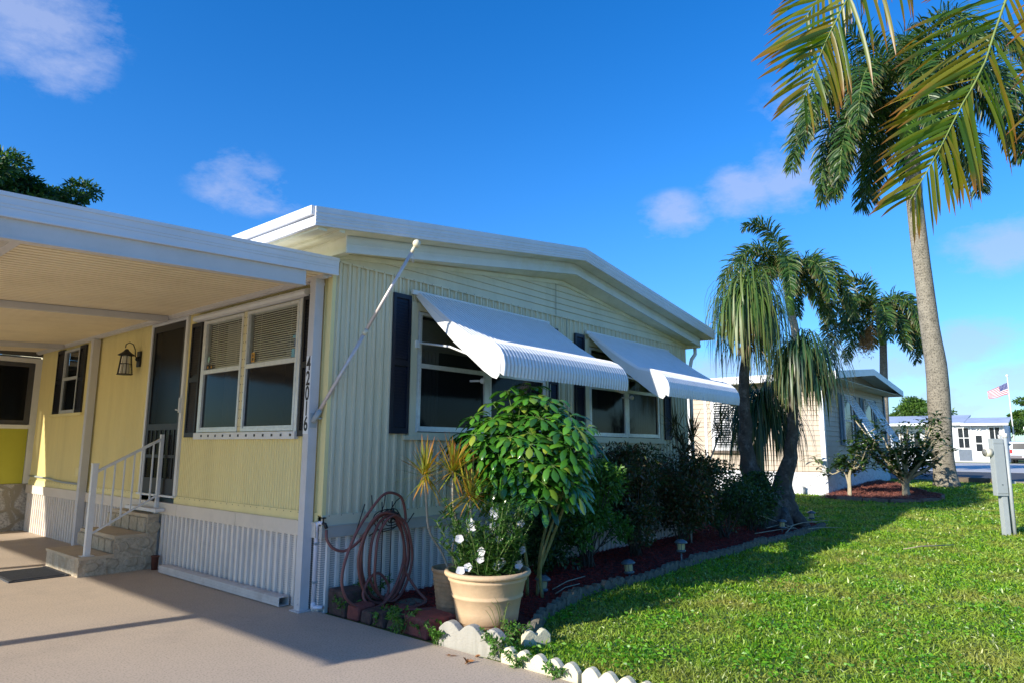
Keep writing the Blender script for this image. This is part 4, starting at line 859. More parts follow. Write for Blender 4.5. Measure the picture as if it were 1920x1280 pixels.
lamp(8.85, -1.25, .10, 1, 'path light among fallen palm stalks near the ponytail palm')
lamp(10.95, -1.13, .10, 1, 'farthest path light at the end of the mulch bed')

# pots
m = MB(); m.prism([(x, y, -.02) for x, y in ((.12,-.95),(.12,-1.60),(.32,-2.0),(.62,-2.0),(.98,-1.80),(1.05,-1.2),(.8,-.9))], (0, 0, .065)); m.build('raised_mulch', mat('red_mulch_bed', (.13,.014,.009)), kind='structure')
PT = thing('large_flower_pot', (.58, -1.60, .05), 'large tan clay flower pot with banded rim at the bed corner', 'flower pot')
g = MB(); c_ = (.58, -1.60, .05)
g.lathe([(0, 0), (.225, 0), (.235, .02), (.25, .035), (.262, .042), (.272, .12), (.292, .225), (.302, .232), (.306, .245), (.300, .256), (.306, .27), (.326, .36), (.336, .368), (.340, .383), (.334, .392), (.345, .40), (.365, .408), (.373, .425), (.366, .443), (.345, .448), (.325, .44), (.315, .40), (.30, .37), (0, .37)], c_, 48); g.build('pot_body', M_pot, PT)
g = MB(); g.lathe([(0, .395), (.15, .40), (.30, .385)], c_, 24); g.build('potting_soil', M_soil, PT)
P2 = thing('small_brown_pot', (.64, -1.12, .04), 'tall brown embossed clay pot behind the large tan pot', 'flower pot')
g = MB(); prof = [(0, 0), (.13, 0), (.135, .02)]
for k in range(9): z = .04+k*.036; r_ = .135+.045*z/.36; prof += [(r_, z), (r_+.007*(1 if k in (1, 6, 7) else .4), z+.012), (r_, z+.024)]
prof += [(.185, .37), (.195, .38), (.193, .405), (.178, .405), (.165, .33), (0, .33)]
g.lathe(prof, (.64, -1.12, .045), 28); g.build('pot_body', M_pot2, P2); g = MB(); g.lathe([(0, .35), (.168, .345)], (.64, -1.12, .045), 16); g.build('potting_soil', M_soil, P2)
# =================== PLANTS ===================
def catn(pts, n):
    P = np.array(pts, float); k = len(P); o = []
    for u in np.linspace(0, k-1-1e-6, n):
        i = int(u); t = u-i; p0, p1, p2, p3 = P[max(i-1, 0)], P[i], P[i+1], P[min(i+2, k-1)]
        o.append(.5*((2*p1)+(p2-p0)*t+(2*p0-5*p1+4*p2-p3)*t*t+(3*p1-p0-3*p2+p3)*t**3))
    return np.array(o)
def frond(lb, st, pts, LL, W, n=90, droop=.5, plum=.5, seg=3, r=.02, fwd=.6, base=.12, fold=0, lsh=None, sides=(1, -1), face=None, sd=None):
    R = catn(pts, n+8); st.tube([tuple(p) for p in R[::4]]+[tuple(R[-1])], [max(.004, r*(1-.85*i/(len(R[::4])))) for i in range(len(R[::4])+1)], 5)
    T = np.gradient(R, axis=0); T /= np.linalg.norm(T, axis=1, keepdims=True); up = np.array([0, 0, 1.]); S = np.cross(T, up); S /= np.linalg.norm(S, axis=1, keepdims=True)+1e-6
    if face is not None: S = np.cross(T, np.array(face, float)); S /= np.linalg.norm(S, axis=1, keepdims=True)+1e-6
    Nn = np.cross(S, T)
    idx = np.arange(int(base*n), n+7); t = idx/(n+8)
    ll = LL*np.clip(np.sin(np.pi*np.clip(.12+.80*t, 0, 1))**.55, .25, 1)
    if lsh is not None: ll = ll*lsh(t)
    for sgn in sides:
        m = len(idx); a = rng.normal(0, plum, m)
        D = S[idx]*sgn*np.cos(a)[:, None]+Nn[idx]*np.sin(a)[:, None]+T[idx]*(fwd*(.5+t))[:, None]+rng.normal(0, .06 if face is None else .13, (m, 3))
        lb.add(R[idx], D, T[idx]+rng.normal(0, .3, (m, 3)), ll*rng.uniform(.85, 1.1, m), W*rng.uniform(.8, 1.15, m), seg, (droop if sd is None else sd[0 if sgn > 0 else 1])*rng.uniform(.6, 1.4, m), 'strap', fold)
def arc(base, az, el, Ln, grav, k=7):
    p = np.array(base, float); d = np.array([math.cos(el)*math.cos(az), math.cos(el)*math.sin(az), math.sin(el)]); P = [p.copy()]
    for i in range(k):
        p = p+d*Ln/k; P.append(p.copy()); d = d+np.array([0, 0, -1])*grav/k*(1+i*.35); d /= np.linalg.norm(d)
    return P
M_trunk = mat('palm_trunk', (.36,.33,.26), .95, .2, 9, 1, 35, stain=(.16,.15,.11), st=.7)
def ringmat(name, c, c2, sc_=16):
    m = mat(name, c, .92, .2, 6, 1, 30, stain=c2, st=.85, speck=.6, ss=26); nt = m.node_tree; b = nt.nodes['Principled BSDF']
    wv = N(nt, 'ShaderNodeTexWave', wave_type='BANDS', bands_direction='Z'); wv.inputs['Scale'].default_value = sc_*.12; wv.inputs['Distortion'].default_value = 3.0; wv.inputs['Detail'].default_value = 3
    tc = N(nt, 'ShaderNodeTexCoord'); L(nt, tc.outputs['Object'], wv.inputs['Vector']); old = b.inputs['Base Color'].links[0].from_socket
    mx = N(nt, 'ShaderNodeMixRGB', blend_type='MULTIPLY'); mx.inputs[0].default_value = .12; L(nt, old, mx.inputs[1]); L(nt, wv.outputs['Color'], mx.inputs[2]); L(nt, mx.outputs[0], b.inputs['Base Color']); return m
M_royal = ringmat('royal_trunk', (.30,.265,.205), (.14,.125,.09), 30)
M_pony = mat('pony_trunk', (.085,.068,.055), .95, .4, 8, 1, 28, stain=(.30,.28,.26), st=.75)
M_frond = leafmat('royal_frond', [(.015,.045,.012), (.028,.085,.018), (.05,.12,.022), (.09,.14,.03)], .42, .25, tip=(.20,.15,.05), tippos=.92)
M_stem = mat('frond_stem', (.16,.22,.05), .5, .2, 6)
M_shaft = mat('crownshaft', (.12,.26,.03), .4, .25, 3, stain=(.42,.25,.15), st=.6)
def royal(name, lab, pts, rad, crown, fr, LL, W, n=80, shaft=None, grp='royal palms', r=.03, flare=1.5):
    b = pts[0]; T = thing(name, (b[0], b[1], b[2]), lab, 'palm tree', grp)
    R = catn(pts, 26); rs = []
    for i in range(26):
        t = i/25; rr_ = rad[0]+(rad[1]-rad[0])*t+rad[2]*math.exp(-((t-.35)/.25)**2); rr_ *= 1+(flare-1)*math.exp(-t*22); rs.append(rr_*(1+rng.uniform(-.015, .015)))
    g = MB(); R[0][2] -= .1; g.tube([tuple(p) for p in R], rs, 18); g.build('trunk', M_royal, T)
    if shaft:
        g = MB(); g.tube([tuple(p) for p in shaft[0]], shaft[1], 12); g.build('crownshaft', M_shaft, T)
    st = MB(); lb = LB()
    for (az, el, Ln, gv) in fr: frond(lb, st, arc(crown, math.radians(az), math.radians(el), Ln, gv), LL, W, n, 1.3, .75, 4, r)
    c_ = lb.build('crown', M_frond, T); st.build('frond_stems', M_stem, c_, kind='stuff'); return T
# big royal palm by the street
tp = [(21.45,-2.06,.36),(21.26,-2.05,1.28),(21.07,-2.09,2.38),(20.79,-2.16,4.04),(20.47,-2.12,5.48),(19.76,-2.13,9.0),(19.57,-2.19,10.17),(19.40,-2.19,11.1)]
fr = [(130,10,5.0,2.6),(118,30,5.2,2.2),(145,35,5.4,2.0),(100,-5,4.4,2.0),(135,-30,4.3,1.0),(150,0,4.8,2.0),(170,25,5,1.8),(200,15,4.6,2.0),(215,45,5,1.6),(235,20,4.6,1.8),(262,25,4.6,2.0),(285,15,4.6,2.2),(310,25,4.8,1.9),(325,0,4.4,2.0),(345,20,4.6,2),(10,30,4.6,2),(35,15,4.4,2),(60,20,4.6,2),(80,45,5,1.8),(0,75,4.4,1.2),(140,65,5,1.8),(300,60,5,1.5),(75,-55,3.6,.5)]
BP = royal('royal_palm', 'tallest royal palm with a thick pale grey trunk rising beside the street', tp, (.29,.20,.055), (19.28,-2.18,12.5), fr, .80, .042, 210, ([(19.42,-2.19,11.0),(19.37,-2.19,11.5),(19.3,-2.18,12.1),(19.25,-2.16,12.7)], [.245,.30,.27,.12]), flare=1.45)
g = MB(); g.tube([(19.2,-2.0,12.2),(19.12,-2.0,11.8),(19.2,-2.12,11.35)], [.05,.075,.04], 8); g.tube([(19.3,-2.35,12.3),(19.22,-2.45,11.9),(19.28,-2.4,11.5)], [.05,.10,.03], 8); g.build('flower_sheath', mat('lime_sheath', (.28,.40,.03), .5, .2, 5), BP)
fr = [(130,35,4.3,2.6),(105,60,4.4,2.2),(150,60,4.2,2.2),(80,40,4,2.4),(165,20,4,2.4),(200,40,4,2.3),(240,35,3.8,2.4),(310,52,4.3,2.7),(300,30,4.3,2.4),(330,20,3.8,2.3),(10,40,4,2.4),(45,50,4,2.2),(140,80,3.6,1.5),(312,-5,2.6,1.8)]
royal('royal_palm', 'royal palm with a full round crown behind the two ponytail palm heads', [(28.6,4.3,.4),(28.3,4.3,3),(28.0,4.26,5.5),(27.80,4.24,6.88),(27.6,4.3,7.6)], (.22,.16,.04), (27.2,4.25,9.25), fr, .75, .050, 150, ([(27.62,4.3,7.5),(27.5,4.3,8.1),(27.35,4.27,8.8),(27.2,4.25,9.4)], [.17,.21,.19,.09]))
fr = [(130,28,4.6,2.5),(126,5,4.0,2.0),(110,50,3.9,2.2),(145,-20,3.6,1.3),(155,45,3.7,2.1),(310,28,3.6,2.6),(300,5,3.4,2.4),(320,-20,3.4,1.4),(315,55,3.4,2.2),(60,40,3.4,2.2),(240,35,3.5,2.2),(200,20,3.5,2.2),(285,-15,3.0,1.6),(20,30,3.5,2.2),(135,75,3.2,1.6),(230,-10,3,1.8)]
R2 = royal('royal_palm', 'smaller royal palm with a tan flower cluster beyond the right end of the neighbouring house', [(35.6,2.4,.4),(35.48,2.44,2.68),(35.1,2.2,5.5),(34.87,2.08,6.9)], (.20,.17,.04), (34.6,2.12,8.5), fr, .70, .052, 130, ([(34.88,2.08,6.8),(34.78,2.1,7.4),(34.68,2.12,8.0),(34.6,2.12,8.6)], [.18,.21,.18,.08]))
lb = LB(); n = 1600; c_ = np.array([34.0, 2.75, 7.15]); lb.add(c_+rng.normal(0, 1, (n, 3))*[.16, .22, .36], rdir(n, -.6), rdir(n), rng.uniform(.15, .3, n), .03, 2, .8, 'strap'); lb.build('flower_cluster', leafmat('tan_flowers', [(.42,.24,.10), (.60,.38,.18)], .8, .1), R2)
g = MB(); g.tube([(34.6,2.12,8.5),(34.5,2.2,9.6),(34.45,2.3,10.9)], [.03,.02,.008], 5); g.build('spear_leaf', M_stem, R2)

# ponytail palm with three leaning trunks
PN = thing('ponytail_palm', (9.9, -.75, .03), 'ponytail palm with three leaning trunks and drooping mop heads at the end of the bed', 'palm tree')
def knob(pts, rs, name, n=16):
    R = catn(pts, 22); k = len(pts); rr_ = np.interp(np.linspace(0, k-1, 22), range(k), rs)
    g = MB(); g.tube([tuple(p+rng.normal(0, .012, 3)) for p in R], [float(a)*(1+rng.uniform(-.05, .05)) for a in rr_], n); return g.build(name, M_pony, PN)
knob([(9.75,-.72,-.1),(9.62,-.66,.35),(9.45,-.58,.8),(9.33,-.5,1.26),(9.15,-.53,2.29),(9.03,-.67,3.42),(8.95,-.78,4.3)], [.46,.40,.24,.155,.11,.08,.05], 'left_trunk')
knob([(9.95,-.85,-.1),(9.90,-.88,.35),(9.88,-.95,.8),(9.85,-1.1,1.3),(9.81,-1.21,1.87),(9.75,-1.34,2.7),(9.71,-1.49,3.5)], [.40,.32,.19,.14,.10,.075,.05], 'right_trunk')
knob([(10.0,-.6,-.1),(10.05,-.5,.5),(10.2,-.35,1.1),(10.3,-.40,1.8),(10.35,-.50,2.5)], [.34,.24,.12,.08,.05], 'short_trunk')
g = MB(); pts_ = []
for k in range(8): a = k/8*2*math.pi; g.tube([(9.85+.35*math.cos(a), -.78+.3*math.sin(a), .35), (9.85+.55*math.cos(a), -.78+.5*math.sin(a), .12), (9.85+.75*math.cos(a), -.78+.7*math.sin(a), -.06)], [.12,.12,.05], 8)
g.build('swollen_base', M_pony, PN)
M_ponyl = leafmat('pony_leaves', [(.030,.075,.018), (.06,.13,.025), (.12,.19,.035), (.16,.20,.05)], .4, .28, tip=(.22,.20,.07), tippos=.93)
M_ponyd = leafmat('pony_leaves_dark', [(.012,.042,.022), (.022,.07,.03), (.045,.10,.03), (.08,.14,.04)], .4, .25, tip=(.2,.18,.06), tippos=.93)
def mop(c, n, Ln, m, dr=3.2, name='leaf_head', extra=None, spread=.06, updist=(-.25, .95)):
    lb = LB(); el = rng.uniform(*updist, n); az = rng.uniform(0, 2*np.pi, n); D = np.stack([np.cos(az)*np.cos(el), np.sin(az)*np.cos(el), np.sin(el)], 1)
    B = np.array(c)+rng.normal(0, spread, (n, 3)); B[:, 2] -= rng.uniform(0, .35, n)
    S = np.cross(D, [0, 0, 1]); lb.add(B, D, S, Ln*rng.uniform(.6, 1.1, n), rng.uniform(.016, .026, n), 9, dr*rng.uniform(.5, 1.6, n), 'strap')
    o = lb.build(name, m, PN)
    return o
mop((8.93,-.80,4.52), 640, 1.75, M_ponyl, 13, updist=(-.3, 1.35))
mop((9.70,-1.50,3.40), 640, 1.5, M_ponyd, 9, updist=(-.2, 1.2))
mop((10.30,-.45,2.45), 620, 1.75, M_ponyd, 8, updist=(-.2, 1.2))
lb = LB(); n = 130; B = np.array([8.98,-.74,3.9])+rng.normal(0, .1, (n, 3))*[1, 1, 2.2]; lb.add(B, rdir(n, -.6)*[1, 1, 1], rdir(n), rng.uniform(.5, 1.1, n), .014, 5, 3, 'strap'); lb.build('dead_leaves', leafmat('straw_leaves', [(.36,.25,.12), (.26,.16,.10), (.42,.33,.18)], .8, .2), PN)

# umbrella tree in the mulch by the pots
U = thing('umbrella_tree', (1.72, -1.10, 0), 'glossy green umbrella tree with big whorled leaves on yellow green stems', 'shrub')
C_ = np.array([1.62, -1.22, 1.35]); M_umb = leafmat('umbrella_leaf', [(.014,.05,.010), (.025,.09,.012), (.03,.11,.014), (.045,.16,.018), (.055,.19,.020), (.07,.22,.02), (.10,.26,.025), (.05,.17,.02), (.30,.36,.04)], .18, .2, spec=.7)
lb = LB(); st = MB(); g = MB(); ends = []
stems = [[(1.80,-1.25,0),(1.78,-1.24,.35),(1.88,-1.34,.8),(2.0,-1.45,1.25)], [(1.74,-1.1,0),(1.72,-1.1,.4),(1.62,-1.08,.8),(1.5,-1.15,1.35),(1.45,-1.2,1.75)], [(1.70,-1.02,0),(1.62,-1.0,.5),(1.42,-.9,.95),(1.25,-.9,1.45)], [(1.84,-1.15,0),(1.95,-1.12,.5),(2.1,-1.2,.95),(2.2,-1.35,1.2)], [(1.66,-1.08,0),(1.55,-1.1,.45),(1.5,-1.2,.9),(1.7,-1.4,1.5)], [(1.82,-1.2,.28),(2.0,-1.28,.7),(1.95,-1.5,1.1),(1.92,-1.62,1.35)]]
for i, s_ in enumerate(stems):
    R = catn(s_, 14); g.tube([tuple(p) for p in R], [.019-.010*k/13 for k in range(14)], 8)
    ends.append(R)
stm = g.build('stems', mat('yellow_green_stem', (.24,.23,.07), .7, .35, 9, .5, 30, stain=(.30,.25,.17), st=.8), U)
ros = []
rr = random.Random(21); tries = 0
while len(ros) < 200 and tries < 6000:
    tries += 1; u = rr.random(); az = rr.uniform(0, 2*math.pi); el = math.asin(rr.uniform(-.62, 1)); d_ = Vector((math.cos(az)*math.cos(el), math.sin(az)*math.cos(el), math.sin(el)))
    k_ = rr.uniform(.72, 1.0); bump = 1+.10*math.sin(az*3+1)+.08*math.sin(el*5)
    p = Vector(C_)+Vector((d_.x*.70*k_*bump, d_.y*.70*k_*bump, (d_.z*.74 if d_.z > 0 else d_.z*.62)*k_*bump))
    if all((p-q_[0]).length > .112 for q_ in ros): ros.append((p, d_))
for p, d_ in ros:
    nl = rr.randint(7, 9); ax = (d_*.6+Vector((0, 0, .75))).normalized(); a = ax.orthogonal().normalized(); b = ax.cross(a); ph = rr.random()*6
    D = []; sc_ = rr.uniform(.85, 1.15)
    for k in range(nl):
        t = ph+2*math.pi*k/nl+rr.uniform(-.12, .12); D.append(tuple((a*math.cos(t)+b*math.sin(t))*.9+ax*rr.uniform(-.05, .35)))
    D = np.array(D); S = np.cross(D, np.array(ax)); Dn = D/np.linalg.norm(D, axis=1, keepdims=True)
    pet = .035; B = np.array(p)+Dn*pet
    lb.add(B, D, S, rng.uniform(.15, .22, nl)*sc_, rng.uniform(.060, .082, nl)*sc_, 7, rng.uniform(1.0, 2.4, nl), 'ob', -.3)
    for q_ in B: st.tube([tuple(p), tuple(q_)], .0025, 4, False)
    # stalk back to nearest stem end
    e = min(ends, key=lambda R: np.min(np.linalg.norm(R-np.array(p), axis=1))); j = int(np.argmin(np.linalg.norm(e-np.array(p), axis=1))); j = max(6, j)
    q_ = Vector(e[j]); mid = p.lerp(q_, .5)-Vector((0, 0, .05)); st.tube([tuple(q_), tuple(mid), tuple(p)], [.006, .005, .003], 4, False)
cr_ = lb.build('leaves', M_umb, U); st.build('leaf_stalks', mat('green_stalk', (.12,.20,.04), .5, .2, 9), cr_, kind='stuff')

# three small dracaenas in the brown pot
DR = thing('dracaena', (.64, -1.12, .38), 'spiky red and yellow edged dracaena with three bare curved stems in the brown pot', 'potted plant')
M_drac = leafmat('dracaena_leaf', [(.22,.26,.02), (.36,.34,.03), (.42,.20,.03), (.30,.32,.03), (.12,.18,.02)], .45, .3, tip=(.42,.13,.03), tippos=.86, tcol=(1.5, 1.3, .3))
g = MB()
heads = [((.28,-1.11,1.28), [(.61,-1.12,.38),(.55,-1.07,.58),(.38,-1.08,.78),(.31,-1.11,1.0),(.28,-1.11,1.28)]), ((.45,-1.29,1.31), [(.65,-1.14,.38),(.57,-1.18,.62),(.60,-1.22,.8),(.50,-1.25,1.02),(.45,-1.29,1.31)]), ((.57,-1.38,1.10), [(.67,-1.12,.38),(.72,-1.2,.55),(.62,-1.26,.68),(.66,-1.33,.82),(.57,-1.38,1.10)])]
for h, s_ in heads: g.tube([tuple(p) for p in catn(s_, 14)], .010, 7)
g.build('stems', mat('pale_bare_stem', (.36,.32,.25), .9, .2, 20, .5, 60), DR)
lb = LB()
for h, s_ in heads:
    n = 85; el = rng.uniform(-.75, 1.5, n); az = rng.uniform(0, 2*np.pi, n); D = np.stack([np.cos(az)*np.cos(el), np.sin(az)*np.cos(el), np.sin(el)], 1)
    lb.add(np.array(h)+rng.normal(0, .012, (n, 3)), D, np.cross(D, [0, 0, 1.])+.01, rng.uniform(.22, .38, n), rng.uniform(.010, .016, n), 4, rng.uniform(.1, .5, n), 'strap')
lb.build('leaves', M_drac, DR)
# white ruellia in the tan pot
RU = thing('white_flowering_plant', (.58, -1.60, .45), 'leafy plant with ruffled white flowers growing in the large tan pot', 'flowering plant')
g = MB(); lb = LB(); fl = LB(); tips = []; rr = random.Random(4)
for k in range(62):
    a = rr.uniform(0, 6.28); r_ = rr.uniform(.02, .27); b0 = Vector((.58+r_*math.cos(a), -1.60+r_*math.sin(a), .45)); hh = rr.uniform(.22, .56)*(1.15-.4*r_); lean = Vector((math.cos(a), math.sin(a), 0))*rr.uniform(.03, .24)+Vector((rr.uniform(-.06,.06), rr.uniform(-.06,.06), 0))
    P = [b0, b0+lean*.35+Vector((0, 0, hh*.5)), b0+lean+Vector((0, 0, hh))]; R = catn([tuple(p) for p in P], 9); g.tube([tuple(p) for p in R], .0032, 5); tips.append(R[-1])
    m_ = 56; ii = rng.integers(1, 9, m_); az = rng.uniform(0, 6.28, m_); D = np.stack([np.cos(az), np.sin(az), rng.uniform(.0, .9, m_)], 1)
    lb.add(R[ii]+rng.normal(0, .008, (m_, 3)), D, np.cross(D, [0, 0, 1.]), rng.uniform(.055, .13, m_), rng.uniform(.013, .022, m_), 3, rng.uniform(.2, 1.0, m_), 'lance', .2)
g.build('stalks', mat('green_stalk2', (.14,.20,.06), .6, .3, 9), RU)
lb.build('leaves', leafmat('ruellia_leaf', [(.03,.09,.02), (.05,.14,.025), (.09,.20,.035)], .45, .3), RU)
M_petal = leafmat('white_petal', [(.80,.78,.84), (.86,.85,.88)], .6, .3, tcol=(1, .97, 1.05))
FP = [(822,990),(835,1062),(828,1058+2),(855,1035),(870,990),(893,1045),(905,970),(913,975),(935,965),(905,1005),(960,940),(980,960),(985,1010),(920,1040),(958,1045),(855,1040)]
spots = [(.47,-1.36,.72),(.45,-1.40,.47),(.52,-1.42,.49),(.60,-1.48,.56),(.60,-1.50,.62),(.66,-1.30,.84),(.76,-1.55,.70),(.84,-1.42,.88),(.93,-1.52,.74),(.72,-1.62,.53),(.98,-1.62,.60),(.90,-1.36,.92),(1.02,-1.58,.82),(.66,-1.62,.50),(.80,-1.45,.80),(.86,-1.68,.50),(.58,-1.40,.80)]
for s_ in spots:
    c_ = np.array(s_)+np.array([-.16,-.16,.04]); v = np.array([-.75+rr.uniform(-.3,.3), -.65+rr.uniform(-.3,.3), .25+rr.uniform(-.2,.3)]); v /= np.linalg.norm(v); a = np.cross(v, [0, 0, 1.]); a /= np.linalg.norm(a); b = np.cross(v, a)
    t = np.arange(5)*2*np.pi/5+rr.random()*6; D = a[None]*np.cos(t)[:, None]+b[None]*np.sin(t)[:, None]+v[None]*.35
    fl = LB(); fl.add(np.repeat(c_[None], 5, 0), D, np.cross(D, v), .040, .046, 4, .2, 'round', .2); fl.build('flower', M_petal, RU)

# shrubs along the wall
def shrub(x, y, h, r, cols, lab, n=3200, ls=.045, name='shrub', z0=.12, mn=None, seed=0, rough=.45):
    r *= 1.12; T = thing(name, (x, y, 0), lab, 'shrub', 'shrubs along the house wall'); r2 = random.Random(seed); g = MB(); lb = LB(); cl = []
    for k in range(15):
        a = r2.uniform(0, 6.28); rr_ = r*r2.uniform(.15, .8); zz = r2.uniform(.35, .92)*h; P = [(x+r2.uniform(-.08, .08), y+r2.uniform(-.08, .08), 0), (x+rr_*.4*math.cos(a), y+rr_*.4*math.sin(a), zz*.5), (x+rr_*math.cos(a), y+rr_*math.sin(a)*.75, zz)]
        g.tube([tuple(p) for p in catn(P, 7)], [.014-.0015*i for i in range(7)], 5)
        cl.append((P[2], r*r2.uniform(.28, .5)))
        for _ in range(3): b2 = (P[2][0]+r2.uniform(-.2, .2), P[2][1]+r2.uniform(-.2, .2), P[2][2]+r2.uniform(-.25, .2)); g.tube([P[1], b2], .005, 4); cl.append((b2, r*r2.uniform(.2, .38)))
    g.build('branches', mat('dark_twig', (.06,.05,.035), .9, .3, 9), T)
    m_ = int(n*1.9)//len(cl); ls *= 1.12
    for c_, rad in cl:
        D = rdir(m_); B = np.array(c_)+D*(rad*rng.uniform(.3, 1.05, m_)[:, None])*[1, .85, .8]; B[:, 2] = np.clip(B[:, 2], z0, h*1.06); B[:, 1] = np.minimum(B[:, 1], -.08+rng.uniform(-.04, 0, m_)); D2 = D+rng.normal(0, .6, (m_, 3))
        lb.add(B, D2, rdir(m_), rng.uniform(.7, 1.3, m_)*ls, rng.uniform(.42, .55, m_)*ls, 2, .4, 'lance', .25)
    lb.build('foliage', leafmat(mn or name+str(seed), cols, rough, .25), T); return T
GD = [(.018,.045,.014), (.03,.075,.018), (.06,.12,.025)]; GR = [(.02,.05,.014), (.04,.075,.018), (.14,.06,.03), (.035,.08,.02)]; GB = [(.035,.11,.016), (.07,.19,.025), (.13,.28,.04)]
shrub(2.75, -.50, .80, .42, GD, 'low very dark shrub just behind the umbrella tree stems', 2600, .05, seed=1, mn='leaf_dark')
shrub(3.55, -.62, 1.30, .55, GB, 'bright small leaved green shrub right of the umbrella tree', 5200, .05, seed=2, mn='leaf_bright')
shrub(4.75, -.62, 1.48, .68, GR, 'tall dark shrub with reddish leaf tips, below the second awning', 5600, .05, seed=3, mn='leaf_red')
shrub(6.05, -.66, 1.50, .75, GR, 'broad reddish dark shrub around the spiky dracaenas', 5600, .05, seed=4, mn='leaf_red')
shrub(7.45, -.80, 1.22, .70, GD, 'dark rounded shrub between the dracaenas and the ponytail palm', 4600, .05, seed=5, mn='leaf_dark')
shrub(8.75, -.72, 1.0, .62, GD, 'lowest dark shrub touching the swollen ponytail palm base', 4200, .05, seed=6, mn='leaf_dark')
D2 = thing('dracaena', (6.5, -.62, 0), 'tall dark spiky dracaena with three heads rising above the shrubs by the far window', 'shrub')
g = MB(); lb = LB()
for h in ((6.30,-.50,1.72),(6.58,-.66,1.58),(6.86,-1.02,1.78),(6.35,-.6,1.45)):
    g.tube([tuple(p) for p in catn([(6.5,-.62,0),(6.5,-.62,.7),((6.5+h[0])/2,(-.62+h[1])/2,1.15),h], 9)], .014, 6); n = 70; el = rng.uniform(-.7, 1.5, n); az = rng.uniform(0, 6.28, n); D = np.stack([np.cos(az)*np.cos(el), np.sin(az)*np.cos(el), np.sin(el)], 1)
    B = np.array(h)+rng.normal(0, .015, (n, 3)); B[:, 2] += rng.uniform(-.1, .25, n); lb.add(B, D, np.cross(D, [0, 0, 1.])+.01, rng.uniform(.26, .42, n), rng.uniform(.014, .02, n), 3, rng.uniform(.0, .4, n), 'strap')
g.build('stems', mat('pale_bare_stem', (.36,.32,.25)), D2); lb.build('leaves', leafmat('dark_dracaena', [(.02,.035,.012), (.05,.06,.02), (.10,.07,.03), (.08,.10,.03)], .5, .2), D2)
# weeds by the blocks
def weed(x, y, h, n, lab, cat='weed', sp=.1, z=0):
    T = thing('weed', (x, y, z), lab, cat, 'weeds along the driveway edge'); g = MB(); lb = LB(); r2 = random.Random(int(x*1000)+int(y*777))
    for k in range(n):
        a = r2.uniform(0, 6.28); P = [(x+r2.uniform(-sp, sp)*.6, y+r2.uniform(-sp, sp)*.6, z), (x+sp*.6*math.cos(a), y+sp*.6*math.sin(a), z+h*.6), (x+sp*1.1*math.cos(a), y+sp*1.1*math.sin(a), z+h*r2.uniform(.6, 1))]; R = catn(P, 7); g.tube([tuple(p) for p in R], .0018, 4)
        m_ = 14; ii = rng.integers(1, 7, m_); D = rdir(m_, .3); lb.add(R[ii], D, rdir(m_), rng.uniform(.02, .045, m_), rng.uniform(.010, .02, m_), 2, .5, 'round', .15)
    g.build('stalks', mat('green_stalk2', (.14,.20,.06)), T); lb.build('leaves', leafmat('weed_leaf', [(.03,.10,.015), (.07,.19,.02), (.12,.28,.03)], .5, .3), T)
for x, y, h, n, l_, sp in ((.10,-.28,.16,12,'weed tuft growing over the first dark block',.1), (.10,-.80,.14,14,'weed tuft between the middle blocks',.12), (.05,-1.12,.20,22,'feathery weed beside the driveway before the red square block',.12), (.12,-1.30,.12,12,'low weed against the red square block',.1), (.02,-1.60,.15,20,'bright clover like weed at the corner of the weathered edging',.09), (.06,-2.18,.20,24,'weed clump between the weathered and the cream edging',.12), (.0,-2.42,.10,12,'small weed at the foot of the first cream edging strip',.09), (.0,-2.75,.09,10,'weed sprig at the end of the first cream edging strip',.08), (.50,.0-.15,.28,26,'green weed behind the hose coil against the skirting',.16), (.50,-2.0,.14,16,'weed beside the small cream scallop and pot',.1)):
    weed(x, y, h, n, l_, sp=sp)
# weed hanging over the pot front: a grass tuft
T = thing('grass_sprig', (.36, -1.98, .04), 'long bladed grass sprig arching in front of the tan pot', 'weed'); lb = LB(); n = 12; D = np.stack([rng.uniform(-.3, .3, n)-.1, rng.uniform(-.3, .3, n)-.2, np.ones(n)], 1); lb.add(np.array([.33, -1.97, .05])+rng.normal(0, .01, (n, 3)), D, rdir(n), rng.uniform(.2, .36, n), .007, 6, rng.uniform(1, 3.0, n), 'strap'); lb.build('blades', leafmat('sprig', [(.10,.16,.04), (.2,.22,.08)], .5, .3), T)
# fallen leaves and sticks
M_fall = leafmat('fallen_leaf', [(.30,.11,.03), (.36,.15,.05), (.22,.10,.04)], .8, .1)
for x, y, l_ in ((-.14, -1.90, 'curled orange brown leaf on the driveway nearest the edging'), (-.17, -2.10, 'dry orange leaf lying lowest on the driveway'), (-.05, -2.06, 'small brown leaf scrap between the two driveway leaves'), (2.55, -2.03, 'rusty fallen leaf on the lawn beside the mulch bed')):
    lb = LB(); k = 5 if 'scrap' not in l_ else 2; D = rdir(k); D[:, 2] = np.abs(D[:, 2])*.25; lb.add(np.array([[x, y, .012 if x < 1 else .05]]*k), D, rdir(k)*[1, 1, .2], rng.uniform(.03, .05, k), .022, 3, .4, 'lance', .4); o = lb.build('fallen_leaf', M_fall); tag(o, l_, 'leaf')
M_stick = mat('dry_stalk', (.42,.35,.24), .85, .2, 9)
st_ = [((8.2,-1.0,.05),(9.3,-1.35,.08)),((8.7,-.9,.32),(9.2,-1.48,.05)),((8.9,-.95,.08),(10.6,-1.30,.10)),((9.2,-1.1,.06),(10.9,-1.1,.12)),((9.0,-1.25,.10),(10.2,-1.45,.12)),((9.5,-.9,.05),(11.0,-1.45,.1)),((9.1,-1.62,.1),(10.1,-1.95,.06)),((9.8,-1.0,.1),(10.9,-1.35,.18)),((8.6,-1.4,.06),(9.6,-1.2,.12))]
